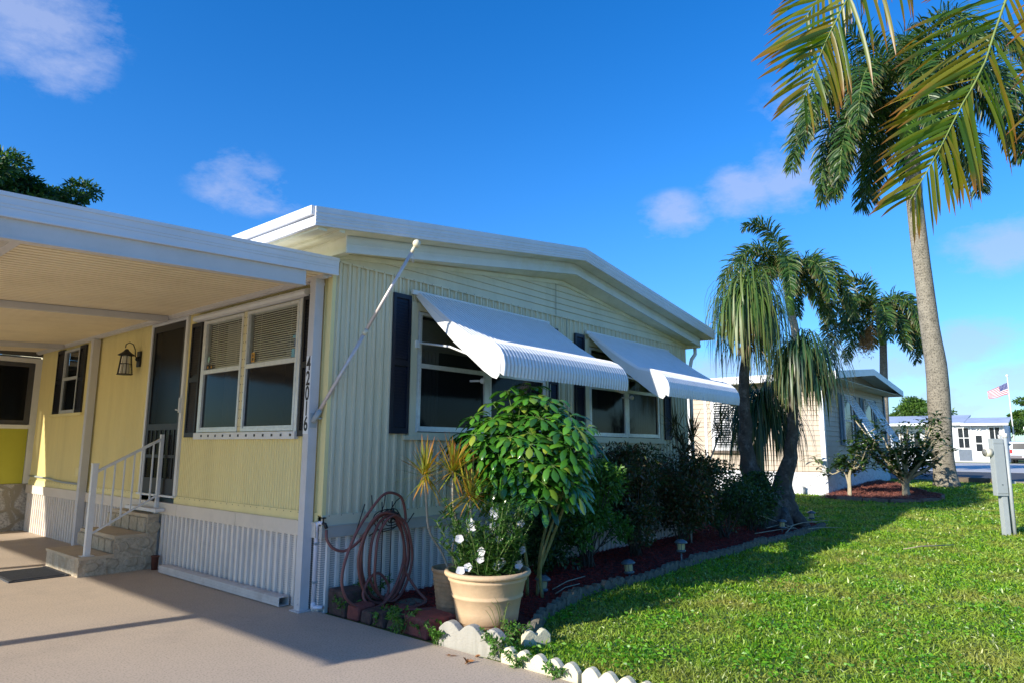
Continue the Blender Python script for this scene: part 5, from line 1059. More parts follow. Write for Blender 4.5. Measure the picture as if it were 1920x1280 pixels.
for i, (a, b) in enumerate(st_):
    a, b = Vector(a), Vector(b); m = MB(); mid = a.lerp(b, .5)+Vector((rng.uniform(-.06, .06), rng.uniform(-.06, .06), rng.uniform(0, .05))); m.tube([tuple(p) for p in catn([tuple(a), tuple(mid), tuple(b)], 7)], [.010-.001*k for k in range(7)], 5)
    lab = {1: 'pale dry stalk standing diagonally out of the mulch litter', 6: 'dry stalk lying on the grass just outside the mulch edging'}.get(i, 'dry fallen palm stalk in the litter pile under the ponytail palm')
    o = solo(m, 'dry_stalk', M_stick, tuple(a), lab, 'stalk', 'dry stalks under the ponytail palm')
m = MB(); m.tube([(7.9,-3.35,.05),(8.3,-3.5,.06),(8.95,-3.85,.05)], [.006,.010,.008], 5); solo(m, 'dry_stalk', M_stick, (8.3,-3.5,0), 'single tan stick lying alone in the middle of the sunlit lawn', 'stalk')
for (a, b, l_) in (((1.95,-1.30,.04),(2.5,-1.22,.05),'pale twig lying on the sunlit red mulch'), ((2.1,-1.15,.04),(2.9,-1.02,.05),'thin tan twig behind the sunlit mulch')):
    m = MB(); m.tube([a, tuple((Vector(a)+Vector(b))/2+Vector((0, .03, .01))), b], .006, 5); solo(m, 'twig', M_stick, a, l_, 'twig')

# =================== NEIGHBOUR'S HOUSE ===================
NX, NY = 16.78, .17
NB = thing('neighbour_house', (NX, NY, .22), 'beige lap sided house with white stone base and blue grey shutters beyond the ponytail palm', 'house')
M_lap = mat('beige_lap_siding', (.50,.41,.31), .6, .04, 3, stain=(.42,.34,.26), st=.25); M_lapw = mat('pale_blue_grey', (.10,.16,.20), .6, .1, 6)
zb = .88; g = MB(); z = zb
while z < 3.62:
    za = min(z+.145, 3.66)
    g.add([(NX-.022, NY, z), (NX-.022, NY+12, z), (NX, NY+12, za), (NX, NY, za), (NX, NY, z), (NX, NY+12, z)], [(1, 0, 3, 2), (0, 1, 5, 4)])
    g.add([(NX, NY-.022, z), (NX+7.7, NY-.022, z), (NX+7.7, NY, za), (NX, NY, za), (NX, NY, z), (NX+7.7, NY, z)], [(0, 1, 2, 3), (4, 5, 1, 0)]); z += .145
nz_ = lambda x: 4.08-.10*abs(x-20.5)
for k in range(4):
    z = 3.62+k*.10; hw = (4.02-z)/.10*.98
    if hw > .3: g.add([(20.5-min(3.72, hw), NY-.02, z), (20.5+min(3.95, hw), NY-.02, z), (20.5+min(3.95, hw), NY, z+.10), (20.5-min(3.72, hw), NY, z+.10)], [(0, 1, 2, 3)])
g.box(NX+.01, NX+7.69, NY+.01, NY+12, 2.9, 3.62); g.box(NX+7.65, NX+7.7, NY+.01, NY+12, .3, 3.62); g.box(NX+.01, NX+7.6, NY+12, NY+12.05, .3, 3.6)
g.add([(NX, NY+.012, .8), (NX+7.7, NY+.012, .8), (NX+7.7, NY+.012, 3.66), (20.5, NY+.012, 4.05), (NX, NY+.012, 3.66)], [(0, 1, 2, 3, 4)]); g.add([(NX+.012, NY+.02, .8), (NX+.012, NY+12, .8), (NX+.012, NY+12, 3.6), (NX+.012, NY+.02, 3.6)], [(3, 2, 1, 0)])
g.build('lap_siding', M_lap, NB)
g = MB(); g.box(NX-.045, NX+7.75, NY-.045, NY+12, .0, .85); g.build('painted_stone_base', stonemat('white_stone', (.66,.66,.68), (.78,.78,.80), (.68,.68,.70), 4.0, 1.0), NB)
for a_ in ((NX-.035, NX+.09, NY-.035, NY+.09, .86, 3.62), (NX+7.6, NX+7.72, NY-.03, NY, .86, 3.6), (NX-.04, NX-.0, NY+4.0, NY+4.22, .86, 3.5), (NX-.035, NX-.0, NY+3.5, NY+3.58, .86, 3.5)): bx(*a_).build('trim_board', M_white, NB)
g = MB()
for xa, xb in ((16.15, 20.5), (20.5, 24.85)):
    g.hexa([(xa, NY-.6, nz_(xa)-.04), (xb, NY-.6, nz_(xb)-.04), (xb, NY+12.2, nz_(xb)-.04), (xa, NY+12.2, nz_(xa)-.04)], [(xa, NY-.6, nz_(xa)), (xb, NY-.6, nz_(xb)), (xb, NY+12.2, nz_(xb)), (xa, NY+12.2, nz_(xa))])
g.build('roof', M_roof, NB)
g = MB()
for xa, xb in ((16.13, 20.5), (20.5, 24.87)):
    g.hexa([(xa, NY-.63, nz_(xa)-.19), (xb, NY-.63, nz_(xb)-.19), (xb, NY-.602, nz_(xb)-.19), (xa, NY-.602, nz_(xa)-.19)], [(xa, NY-.63, nz_(xa)+.015), (xb, NY-.63, nz_(xb)+.015), (xb, NY-.602, nz_(xb)+.015), (xa, NY-.602, nz_(xa)+.015)])
g.box(16.10, 16.14, NY-.601, NY+12.2, nz_(16.15)-.20, nz_(16.15)+.015); g.box(24.86, 24.9, NY-.601, NY+12.2, nz_(24.85)-.19, nz_(24.85)+.015); g.build('white_fascia', M_white, NB)
g = MB(); zs = nz_(16.15)-.17; g.box(16.14, NX, NY-.60, NY+12, zs-.012, zs); g.box(NX, 24.85, NY-.60, NY-.025, zs-.01, zs-.0); g.box(NX+7.71, 24.85, NY-.0, NY+12, zs-.012, zs); g.build('soffit', M_soffit, NB)
W = thing('tmp', (0, 0, 0), '', ''); W.name = 'slatted_window'; del W['label'], W['category']; W.parent = NB
g = MB(); y0, y1, z0, z1 = 2.35, 3.42, 1.55, 3.10; g.box(NX-.06, NX-.0, y0-.09, y0, z0-.1, z1+.1); g.box(NX-.06, NX, y1, y1+.1, z0-.1, z1+.1); g.box(NX-.06, NX, y0, y1, z1, z1+.1); g.box(NX-.07, NX, y0, y1, z0-.1, z0); g.box(NX-.045, NX-.022, y0, y1, 2.31, 2.37); g.box(NX-.045, NX-.022, (y0+y1)/2-.02, (y0+y1)/2+.02, z0, z1); g.build('frame', M_white, W)
g = MB(); z = z0+.02
while z < z1-.02: g.hexa([(NX-.042, y0, z), (NX-.024, y0, z+.03), (NX-.024, y1, z+.03), (NX-.042, y1, z)], [(NX-.040, y0, z+.006), (NX-.022, y0, z+.036), (NX-.022, y1, z+.036), (NX-.040, y1, z+.006)]); z += .075
g.build('slats', M_white, W); g = MB(); g.add([(NX-.0235, y0, z0), (NX-.0235, y1, z0), (NX-.0235, y1, z1), (NX-.0235, y0, z1)], [(3, 2, 1, 0)]); g.build('pane', mat('dark_pane', (.02,.025,.03), .15, .1, 3, spec=.15), W)
g = MB(); g.box(NX-.12, NX, y0-.12, y1+.12, z0-.19, z0-.105); g.build('sill', mat('brown_sill', (.16,.12,.09), .8), W)
def bahama(x0, x1, z0=1.62, z1=3.16):
    W = thing('tmp', (0, 0, 0), '', ''); W.name = 'window'; del W['label'], W['category']; W.parent = NB
    g = MB(); y = NY-.022; g.box(x0, x0+.08, y-.03, y, z0, z1); g.box(x1-.08, x1, y-.03, y, z0, z1); g.box(x0+.08, x1-.08, y-.03, y, z1-.08, z1); g.box(x0+.08, x1-.08, y-.03, y, z0, z0+.08); g.box(x0+.08, x1-.08, y-.025, y, 2.36, 2.42); g.build('frame', M_white, W)
    g = MB(); g.add([(x0+.08, y-.008, z0+.08), (x1-.08, y-.008, z0+.08), (x1-.08, y-.008, z1-.08), (x0+.08, y-.008, z1-.08)], [(0, 1, 2, 3)]); g.build('pane', mat('dark_pane', (.02,.025,.03), .15, .1, 3, spec=.15), W)
    # tilted white louvred shutter hinged at its top
    T_ = Vector((0, -.50, -.95)).normalized(); Lh = 1.62; A = Vector((0, y-.04, z1+.03)); g = MB(); nrm_ = Vector((0, -.95, .5)).normalized()
    def bar(u0, u1, s0, s1, d=.025):
        p = [Vector((u, 0, 0))+A+T_*s for u, s in ((u0, s0), (u1, s0), (u1, s1), (u0, s1))]; g.hexa([tuple(q_) for q_ in p], [tuple(q_+nrm_*d) for q_ in p])
    xa, xb = x0+.02, x1+.05; bar(xa, xa+.06, 0, Lh); bar(xb-.06, xb, 0, Lh); bar(xa+.06, xb-.06, 0, .06); bar(xa+.06, xb-.06, Lh-.06, Lh); bar((xa+xb)/2-.02, (xa+xb)/2+.02, .06, Lh-.06); bar(xa+.06, xb-.06, Lh/2-.03, Lh/2+.03)
    s_ = .08
    while s_ < Lh-.08: bar(xa+.06, (xa+xb)/2-.02, s_, s_+.035, .012); bar((xa+xb)/2+.02, xb-.06, s_, s_+.035, .012); s_ += .062
    g.build('tilted_shutter', M_white, W)
    g = MB(); e = A+T_*Lh
    for xx in (xa+.03, xb-.03): g.tube([(xx, y-.02, z0-.05), (xx, e.y, e.z)], .012, 5)
    g.build('stay_rod', M_white, W)
bahama(18.85, 19.85); bahama(21.5, 22.55)
for a, b in ((18.38, 18.72), (20.15, 20.42), (20.95, 21.28), (22.8, 23.1)): louvres(a, b, 1.62, 3.22, NY-.0225, M_lapw, NB)
g = MB(); g.box(24.35, 24.55, NY-.05, NY, 1.2, 3.6); g.build('corner_post', M_lapw, NB)
# the house on the other side of the lawn, seen only as a reflection in the windows
OH = thing('opposite_house', (5, -17, 0), 'pale lap sided house across the lawn, visible only as a reflection in the gable windows', 'house')
g = MB(); z = .5
while z < 3.0: g.hexa([(-2, -16.0, z), (15, -16.0, z), (15, -24, z), (-2, -24, z)][::-1], [(-2, -16.03, z+.19), (15, -16.03, z+.19), (15, -23.97, z+.19), (-2, -23.97, z+.19)][::-1]); z += .2
g.build('lap_siding', mat('opposite_siding', (.40,.38,.34), .7), OH)
bx(-1.95, 14.95, -23.95, -16.05, -.05, .5).build('base', M_skirt, OH); g = MB(); g.prism([(-2.5, -15.5, 3.0), (-2.5, -20, 3.8), (-2.5, -24.5, 3.0)], (18, 0, 0)); g.build('roof', M_roof, OH)
for xx in (1.0, 5.5, 10.5): bx(xx, xx+1.5, -16.02, -15.97, 1.3, 2.6).build('window', mat('dark_pane', (.02,.025,.03)), OH)
# neighbour's planting bed
bed2 = [(15.95,.15),(15.85,-.35),(15.75,-1.0),(15.7,-1.6),(16.2,-2.2),(16.9,-2.55),(17.7,-2.45),(18.6,-1.9),(20.2,-1.2),(21.5,-.6),(22.5,.1)]
m = MB(); m.v = []
pl = [(x, y, float(hg(x))-.06) for x, y in bed2]; pt_ = [(x, y, float(hg(x))+.02) for x, y in bed2]; n_ = len(pl); m.add(pl+pt_+[(18.2, -.6, float(hg(18.2))+.05)], [(i, (i+1) % n_, (i+1) % n_+n_, i+n_) for i in range(n_)]+[(i+n_, (i+1) % n_+n_, 2*n_) for i in range(n_)]); m.build('neighbour_mulch_bed', mat('brown_mulch', (.11,.045,.03), .95, .5, 30, 1, 60), kind='structure')
px = rng.uniform(15.6, 22.5, 24000); py = rng.uniform(-2.6, .1, 24000); k = inside(px, py, bed2); px, py = px[k], py[k]; n = len(px); lb = LB(); dd = rdir(n); dd[:, 2] *= .4
lb.add(np.stack([px, py, hg(px)+rng.uniform(.03, .08, n)], 1), dd, rdir(n), rng.uniform(.04, .10, n), rng.uniform(.015, .03, n), 1, 0, 'strap'); tag(lb.build('bark_mulch', leafmat('brown_chips', [(.12,.03,.02), (.22,.07,.05), (.30,.12,.09)], .8, 0), smooth=False), 'reddish brown bark chips in the neighbouring house bed', 'mulch', kind='stuff')
for i in range(7):
    (xa, ya), (xb, yb) = bed2[i+1], bed2[i+2]; a = math.atan2(yb-ya, xb-xa); Lg = math.hypot(xb-xa, yb-ya)*.97; m = MB(); ca, sa = math.cos(a), math.sin(a); P = [(0, -.05), (0, .075), (Lg*.5, .085), (Lg, .07), (Lg, -.05)]
    m.prism([(xa+u*ca, ya+u*sa, float(hg(xa))+z) for u, z in P], (sa*.08, -ca*.08, 0)); solo(m, 'border_edging', mat('brown_border', (.20,.13,.09), .9, .3, 9, .5, 40), (xa, ya, float(hg(xa))), 'low brown border length around the bed at the neighbouring house', 'edging', 'border lengths around the neighbouring bed')
# frangipani like shrubs with pale branches
def openshrub(x, y, h, sp, lab, seed, n=10, tr=.04, th=.45):
    z = float(hg(x)); T = thing('magnolia_shrub', (x, y, z), lab, 'shrub', 'open branched shrubs by the neighbouring house'); r2 = random.Random(seed); g = MB(); lb = LB(); tips = []
    for k in range(n):
        a = r2.uniform(0, 6.28); f = r2.uniform(.3, 1); zz = z+h*r2.uniform(.5, 1); P = [(x+r2.uniform(-.04, .04), y+r2.uniform(-.04, .04), z-.03), (x+.1*f*math.cos(a), y+.1*f*math.sin(a), z+th), (x+sp*.55*f*math.cos(a), y+sp*.55*f*math.sin(a), z+(zz-z)*.62), (x+sp*f*math.cos(a), y+sp*f*math.sin(a), zz)]
        R = catn(P, 12); g.tube([tuple(p) for p in R], [tr*(1-.82*i/11) for i in range(12)], 6); tips.append((R[-1], 1)); tips.append((R[8], .7))
        for _ in range(3): j = r2.randint(5, 10); e = R[j]+np.array([r2.uniform(-.35, .35), r2.uniform(-.35, .35), r2.uniform(.05, .35)]); g.tube([tuple(R[j]), tuple(e)], [.012, .005], 5); tips.append((e, 1))
    g.build('branches', mat('pale_bark', (.38,.33,.22), .85, .2, 9, .5, 40), T)
    for e, s_ in tips:
        m_ = 17; az = rng.uniform(0, 6.28, m_); D = np.stack([np.cos(az), np.sin(az), rng.uniform(-.2, .8, m_)], 1); lb.add(e+rng.normal(0, .08, (m_, 3)), D, np.cross(D, [0, 0, 1.]), rng.uniform(.17, .29, m_), rng.uniform(.075, .115, m_), 4, .9, 'ob', .2)
    lb.build('foliage', leafmat('magnolia_leaf', [(.014,.042,.018), (.025,.07,.02), (.05,.11,.025), (.12,.20,.03)], .35, .2), T)
openshrub(17.15, -1.72, 2.05, 1.35, 'wide leafy open shrub with pale twisted branches in the neighbouring bed', 3, 17, .075)
openshrub(16.4, -.50, 1.75, .85, 'thin young shrub with sparse leaves at the corner of the neighbouring house', 8, 6, .035, .7)
# small solar stub by the neighbour base
m = MB(); z = float(hg(16.6)); m.tube([(16.62, .75, z-.02), (16.62, .75, z+.18)], .035, 10); m.tube([(16.62, .75, z+.18), (16.62, .75, z+.21)], .045, 10); solo(m, 'vent_pipe', M_cap, (16.62, .75, z), 'short dark pipe standing at the foot of the white stone base', 'pipe')

# =================== METER PEDESTAL ===================
UP = thing('utility_pedestal', (11.5, -4.3, .03), 'grey electric meter cabinet on a post with four upright conduits on the lawn', 'utility box')
rv = Vector((.647, -.762, 0)); fv = Vector((.762, .647, 0)); O_ = Vector((11.21, -4.345, 0))
def ob(g, r0, r1, f0, f1, z0, z1):
    c_ = [O_+rv*a+fv*b for a, b in ((r0, f0), (r1, f0), (r1, f1), (r0, f1))]; g.hexa([(p.x, p.y, z0) for p in c_], [(p.x, p.y, z1) for p in c_])
g = MB(); ob(g, -.085, .115, .0, .11, .71, 1.72); ob(g, -.075, .105, -.008, -.0005, 1.63, 1.71); ob(g, -.078, .108, -.012, -.0005, .75, 1.615); bev(g.build('cabinet', M_grey, UP), .006)
g = MB(); ob(g, .0, .02, -.022, -.0125, .90, .915); g.build('latch', M_cap, UP)
g = MB(); ob(g, .02, .11, .03, .14, -.02, .70); g.build('cabinet_post', M_gal, UP)
for k, (a, b, zt) in enumerate(((.17, .02, 1.74), (.245, .14, 1.70), (.31, .30, 1.78), (.37, .42, 1.72))):
    p = O_+rv*a+fv*b; g = MB(); g.tube([(p.x, p.y, -.02), (p.x, p.y, zt)], .030 if k != 1 else .022, 10); c_ = g.build('conduit', M_gal, UP); g = MB(); g.tube([(p.x, p.y, zt), (p.x, p.y, zt+.08)], .038, 10); g.build('pipe_cap', M_white, c_)
g = MB(); ob(g, .10, .34, .10, .13, 1.60, 1.64); ob(g, .10, .34, .10, .13, .92, .96); g.build('strut', M_gal, UP)
g = MB(); p = O_+rv*(-.085)+fv*.06; m1 = p-rv*.11; g.tube([(p.x, p.y, 1.47), (m1.x, m1.y, 1.47)], .075, 18); g.build('meter', mat('meter_cream', (.62,.58,.46), .4, .05, 5), UP)
g = MB(); p = m1; m2 = m1-rv*.015; g.tube([(p.x, p.y, 1.47), (m2.x, m2.y, 1.47)], .06, 16); g.build('meter_glass', mat('meter_face', (.2,.2,.18), .15), UP)

# =================== FAR SIDE OF THE STREET ===================
FH = thing('far_house', (70, 4, .4), 'white house with grey metal roof and dark screened porch windows across the street', 'house')
FX = 70; M_fw = mat('far_white_wall', (.66,.68,.72), .7, .05, 1)
g = MB(); g.box(FX, FX+6, .1, 4.05, .3, 3.72); g.box(FX+1.2, FX+8, 4.06, 13, .3, 3.9); g.build('wall', M_fw, FH)
g = MB(); z = .9
while z < 3.7: g.box(FX-.02, FX-.001, .12, 4.0, z, z+.012); z += .22
g.build('siding_line', mat('siding_shadow', (.5,.52,.56), .7), FH, kind='stuff')
g = MB(); g.hexa([(FX-.9, -.3, 3.72), (FX+3, -.3, 4.38), (FX+3, 3.2, 4.38), (FX-.9, 3.2, 3.72)], [(FX-.9, -.3, 3.80), (FX+3, -.3, 4.46), (FX+3, 3.2, 4.46), (FX-.9, 3.2, 3.80)])
g.hexa([(FX-.5, 3.0, 3.80), (FX+5, 3.0, 4.70), (FX+5, 13.4, 4.70), (FX-.5, 13.4, 3.80)], [(FX-.5, 3.0, 3.90), (FX+5, 3.0, 4.82), (FX+5, 13.4, 4.82), (FX-.5, 13.4, 3.90)]); g.build('metal_roof', mat('blue_grey_roof', (.42,.47,.56), .45, .12, .8, stain=(.62,.65,.7), st=.6), FH)
g = MB(); g.box(FX-.95, FX-.9, -.3, 3.2, 3.62, 3.80); g.box(FX-.55, FX-.5, 3.2, 13.4, 3.68, 3.90); g.build('white_gutter', M_white, FH)
def fwin(y0, y1, z0, z1, nv=2):
    g = MB(); g.box(FX-.05, FX-.02, y0-.09, y0, z0-.09, z1+.09); g.box(FX-.05, FX-.02, y1, y1+.09, z0-.09, z1+.09); g.box(FX-.05, FX-.02, y0, y1, z1, z1+.09); g.box(FX-.05, FX-.02, y0, y1, z0-.09, z0); g.box(FX-.05, FX-.02, (y0+y1)/2-.03, (y0+y1)/2+.03, z0, z1)
    if nv > 1: g.box(FX-.049, FX-.021, y0, y1, (z0+z1)/2-.03, (z0+z1)/2+.03)
    f = g.build('window', M_white, FH); g = MB(); g.add([(FX-.023, y0, z0), (FX-.023, y1, z0), (FX-.023, y1, z1), (FX-.023, y0, z1)], [(3, 2, 1, 0)]); g.build('pane', mat('dark_pane', (.02,.025,.03)), f)
fwin(2.75, 3.55, 1.65, 3.42); fwin(.45, 1.18, 2.35, 3.45, 1)
g = MB(); g.box(FX-.06, FX-.02, 1.62, 2.45, .55, 3.0); d_ = g.build('door', M_white, FH); g = MB(); g.box(FX-.075, FX-.061, 1.78, 2.25, 1.35, 2.0); g.box(FX-.075, FX-.061, 1.78, 2.25, 2.1, 2.75); g.build('door_pane', mat('dark_pane', (.02,.025,.03)), d_)
g = MB(); g.box(FX-.06, FX-.021, 2.62, 3.62, .45, 1.5); g.build('porch_panel', mat('slate_panel', (.12,.15,.19), .7), FH)
for y in (.15, 1.35, 2.55, 3.9): g = MB(); g.box(FX-.12, FX-.065, y-.06, y+.06, .4, 3.72); g.build('porch_post', M_white, FH)
g = MB(); g.box(FX-.9, FX+.0, .0, 4.0, .3, .5); g.build('porch_slab', M_side, FH)
g = MB(); g.lathe([(0, 3.3), (.1, 3.35), (.0, 3.4)], (FX-.15, 2.0, 0), 8); g.ball((FX-.18, 2.1, 3.3), .07); g.ball((FX-.18, 1.85, 3.3), .07); g.build('flood_lamp', M_white, FH)
for k in range(9):
    y = 5.0+k*.9; g = MB(); g.box(FX+1.15, FX+1.199, y, y+.5, 1.5, 3.0); g.build('far_window', mat('dark_pane', (.02,.025,.03)), FH)
g = MB(); g.box(75, 90, -9, -1.4, .3, 3.3); o = solo(g, 'far_building', M_fw, (80, -5, .4), 'long low white building seen right of the flag pole', 'building')
g = MB(); g.box(74.5, 90.5, -9.4, -1.0, 3.3, 3.6); g.build('roof_edge', M_white, o)
o.children[0].location = (0, 0, 0) if False else o.children[0].location
# white fence and railing glimpsed behind the wide shrub
FN = thing('far_fence', (40.2, 3.9, .4), 'bluish grey slatted railing glimpsed between the wide shrub and the tallest palm trunk', 'fence')
g = MB(); y = 2.2
while y < 5.6: g.box(40.2, 40.26, y, y+.06, .4, 2.0); y += .17
g.build('fence_pickets', mat('blue_grey_rail', (.40,.47,.54), .6), FN, kind='stuff')
g = MB(); g.box(40.19, 40.28, 2.1, 5.7, 1.95, 2.05); g.box(40.19, 40.28, 2.1, 5.7, .55, .62); g.build('fence_rail', M_white, FN)
# flag
FL = thing('flagpole', (71.3, -.47, .4), 'tall thin white flagpole leaning slightly above the far white house', 'flagpole')
g = MB(); g.tube([(71.3, -.47, .4), (70.75, -.47, 4.3), (70.13, -.50, 7.9)], [.06, .05, .03], 8); g.ball((70.12, -.50, 8.0), .12, 10); g.build('pole', M_white, FL)
M_flag = bpy.data.materials.new('flag_cloth'); M_flag.use_nodes = True; nt = M_flag.node_tree; b = nt.nodes['Principled BSDF']; b.inputs['Roughness'].default_value = .8
uv = N(nt, 'ShaderNodeUVMap'); sx = N(nt, 'ShaderNodeSeparateXYZ'); L(nt, uv.outputs[0], sx.inputs[0])
def mth(op, a, b_=None):
    n = N(nt, 'ShaderNodeMath', operation=op)
    for i, v in enumerate((a, b_)):
        if v is None: continue
        if isinstance(v, (int, float)): n.inputs[i].default_value = v
        else: L(nt, v, n.inputs[i])
    return n.outputs[0]
s13 = mth('MULTIPLY', sx.outputs[1], 6.5); fr_ = mth('FRACT', s13); st1 = mth('LESS_THAN', fr_, .5)
m1 = N(nt, 'ShaderNodeMixRGB'); L(nt, st1, m1.inputs[0]); m1.inputs[1].default_value = (.75,.73,.75,1); m1.inputs[2].default_value = (.50,.03,.05,1)
can = mth('MULTIPLY', mth('LESS_THAN', sx.outputs[0], .4), mth('GREATER_THAN', sx.outputs[1], .462))
sn = mth('MULTIPLY', mth('GREATER_THAN', mth('SINE', mth('MULTIPLY', sx.outputs[0], 94)), .55), mth('GREATER_THAN', mth('SINE', mth('MULTIPLY', sx.outputs[1], 104)), .55))
m3 = N(nt, 'ShaderNodeMixRGB'); L(nt, sn, m3.inputs[0]); m3.inputs[1].default_value = (.04,.05,.18,1); m3.inputs[2].default_value = (.75,.75,.78,1)
m2 = N(nt, 'ShaderNodeMixRGB'); L(nt, can, m2.inputs[0]); L(nt, m1.outputs[0], m2.inputs[1]); L(nt, m3.outputs[0], m2.inputs[2]); L(nt, m2.outputs[0], b.inputs['Base Color'])
me = bpy.data.meshes.new('flag'); nx_, nz2 = 24, 10; A0, A1 = Vector((70.17, -.46, 7.40)), Vector((70.33, -.47, 6.40)); B0, B1 = Vector((69.9, 1.05, 6.62)), Vector((70.0, 1.0, 5.92)); vs = []; uvv = []
for j in range(nz2+1):
    for i in range(nx_+1):
        u, v = i/nx_, j/nz2; p = A0.lerp(A1, v).lerp(B0.lerp(B1, v), u); p = p+Vector((.14*math.sin(u*9+v*2)*u, 0, .05*math.sin(u*7+1)*u)); vs.append(tuple(p)); uvv.append((u, 1-v))
fs = [(j*(nx_+1)+i, j*(nx_+1)+i+1, (j+1)*(nx_+1)+i+1, (j+1)*(nx_+1)+i) for j in range(nz2) for i in range(nx_)]
L0 = A0; me.from_pydata([tuple(Vector(v)-L0) for v in vs], [], fs); ul = me.uv_layers.new(name='UVMap')
for p in me.polygons:
    p.use_smooth = True
    for li, vi in zip(p.loop_indices, p.vertices): ul.data[li].uv = uvv[vi]
me.materials.append(M_flag); fo = bpy.data.objects.new('flag', me); fo.location = L0; col.objects.link(fo); tag(fo, 'red and white striped flag with blue starred corner flying from the far pole', 'flag')
# white pickup with cap, rear view
TR = thing('pickup_truck', (66.5, -1.3, .4), 'white pickup truck with a covered bed parked across the street, seen from behind', 'truck')
TX, TY, TZ = 65.0, -1.45, .4
M_car = mat('car_white', (.55,.60,.66), .3, .03, 3, coat=.5); M_tyre = mat('tyre', (.02,.02,.022), .8)
g = MB(); P = [(0, .45), (0, 1.05), (.12, 1.12), (.22, 1.72), (.5, 1.78), (2.6, 1.78), (3.3, 1.15), (4.6, 1.05), (4.75, .8), (4.75, .45)]
g.prism([(TX+a, TY-.9, TZ+z) for a, z in P], (0, 1.85, 0)); bev(g.build('body', M_car, TR), .05, 3)
g = MB(); g.hexa([(TX+.09, TY-.72, TZ+1.16), (TX+.09, TY+.77, TZ+1.16), (TX+.2, TY+.77, TZ+1.2), (TX+.2, TY-.72, TZ+1.2)], [(TX+.175, TY-.66, TZ+1.64), (TX+.175, TY+.71, TZ+1.64), (TX+.3, TY+.71, TZ+1.64), (TX+.3, TY-.66, TZ+1.64)]); g.build('rear_window', mat('dark_pane', (.02,.025,.03)), TR)
g = MB(); g.box(TX+.7, TX+2.5, TY+.951, TY+.96, TZ+1.2, TZ+1.65); g.build('side_window', mat('dark_pane', (.02,.025,.03)), TR)
for yy in (TY-.88, TY+.78): g = MB(); g.box(TX-.02, TX+.1, yy, yy+.16, TZ+.82, TZ+1.12); g.build('tail_light', mat('red_lens', (.55,.02,.02), .25), TR)
g = MB(); g.box(TX-.12, TX-.001, TY-.88, TY+.93, TZ+.42, TZ+.66); g.build('bumper', mat('dark_chrome', (.14,.13,.14), .35, metal=.4), TR)
g = MB(); g.box(TX-.13, TX-.121, TY-.12, TY+.17, TZ+.48, TZ+.60); g.build('licence_plate', mat('plate', (.5,.45,.45), .5), TR)
for xx in (TX+.85, TX+3.8):
    for yy in (TY-.92, TY+.72):
        g = MB(); g.tube([(xx, yy, TZ+.36), (xx, yy+.24, TZ+.36)], .36, 18); wl = g.build('wheel', M_tyre, TR)
g = MB(); g.box(TX+.05, TX+4.6, TY-.8, TY+.85, TZ+.3, TZ+.46); g.build('underbody', M_tyre, TR)
# timber border by the street
for (x0, x1, y0, y1, l_) in ((24.2, 24.45, -3.2, -1.9, 'weathered timber log along the street edge right of the big palm'), (24.3, 24.5, -4.9, -4.2, 'short dark timber behind the meter cabinet')):
    m = MB(); lump(m, x0, x1, y0, y1, .35, .56, .03, random.Random(2)); solo(m, 'timber_border', mat('old_timber', (.13,.10,.07), .95, .4, 6, 1, 20), ((x0+x1)/2, (y0+y1)/2, .4), l_, 'timber')

# =================== TREES BEYOND ===================
def bigtree(c, r, trunk, lab, cols, seed, ncl=40, per=260, ls=.28, name='tree', rc=.34, z0=0.3, mn=None):
    T = thing(name, (trunk[0], trunk[1], z0), lab, 'tree'); r2 = random.Random(seed); g = MB(); lb = LB(); c = Vector(c); th = max(.8, c.z-r[2]*.9); base = Vector((trunk[0], trunk[1], z0-.2)); fk = Vector((c.x*.6+trunk[0]*.4, c.y*.6+trunk[1]*.4, max(z0+1, th)))
    g.tube([tuple(p) for p in catn([tuple(base), tuple(base.lerp(fk, .5)+Vector((.1, 0, 0))), tuple(fk)], 8)], [.30-.014*k for k in range(8)], 9)
    for k in range(ncl):
        a = r2.uniform(0, 6.28); e = math.asin(r2.uniform(-.45, 1)); f = r2.uniform(.45, 1); p = c+Vector((r[0]*math.cos(a)*math.cos(e)*f, r[1]*math.sin(a)*math.cos(e)*f, r[2]*math.sin(e)*f)); rad = min(r)*rc*r2.uniform(.6, 1.2)
        if k % 2 == 0: g.tube([tuple(q_) for q_ in catn([tuple(fk), tuple(fk.lerp(p, .55)+Vector((0, 0, -.2))), tuple(p)], 6)], [.12, .09, .07, .05, .035, .02], 5)
        D = rdir(per); B = np.array(p)+D*(rad*rng.uniform(.35, 1.05, per))[:, None]*[1.25, 1.25, .72]; lb.add(B, D+rng.normal(0, .5, (per, 3)), rdir(per), ls*rng.uniform(.6, 1.3, per), ls*.42, 2, .3, 'lance', .2)
    g.build('trunk', mat('tree_bark', (.12,.09,.065), .9, .3, 5, .8, 20), T); lb.build('crown', leafmat(mn or 'tree'+str(seed), cols, .5, .3), T)
TG = [(.012,.04,.010), (.025,.07,.016), (.05,.12,.02), (.09,.17,.03)]
bigtree((3.9, 34, 12.3), (4.9, 4.4, 3.3), (3.9, 34), 'tall dark pine like tree showing above the left end of the carport roof', TG, 31, 90, 520, .24, 'pine_tree', .24, 0, 'pine')
bigtree((82, 9.0, 4.7), (3.4, 3.4, 2.2), (82, 9), 'round bright green tree above the far white roof', [(.03,.08,.015), (.07,.15,.02), (.12,.22,.03)], 32, 34, 320, .34, 'shade_tree', .36, .4, 'fartree')
bigtree((90.5, -1.3, 5.2), (2.6, 2.6, 2.3), (90.5, -1.3), 'green tree cut by the right edge of the photo', [(.03,.08,.015), (.07,.15,.02), (.12,.22,.03)], 33, 26, 260, .34, 'shade_tree', .36, .4, 'fartree')
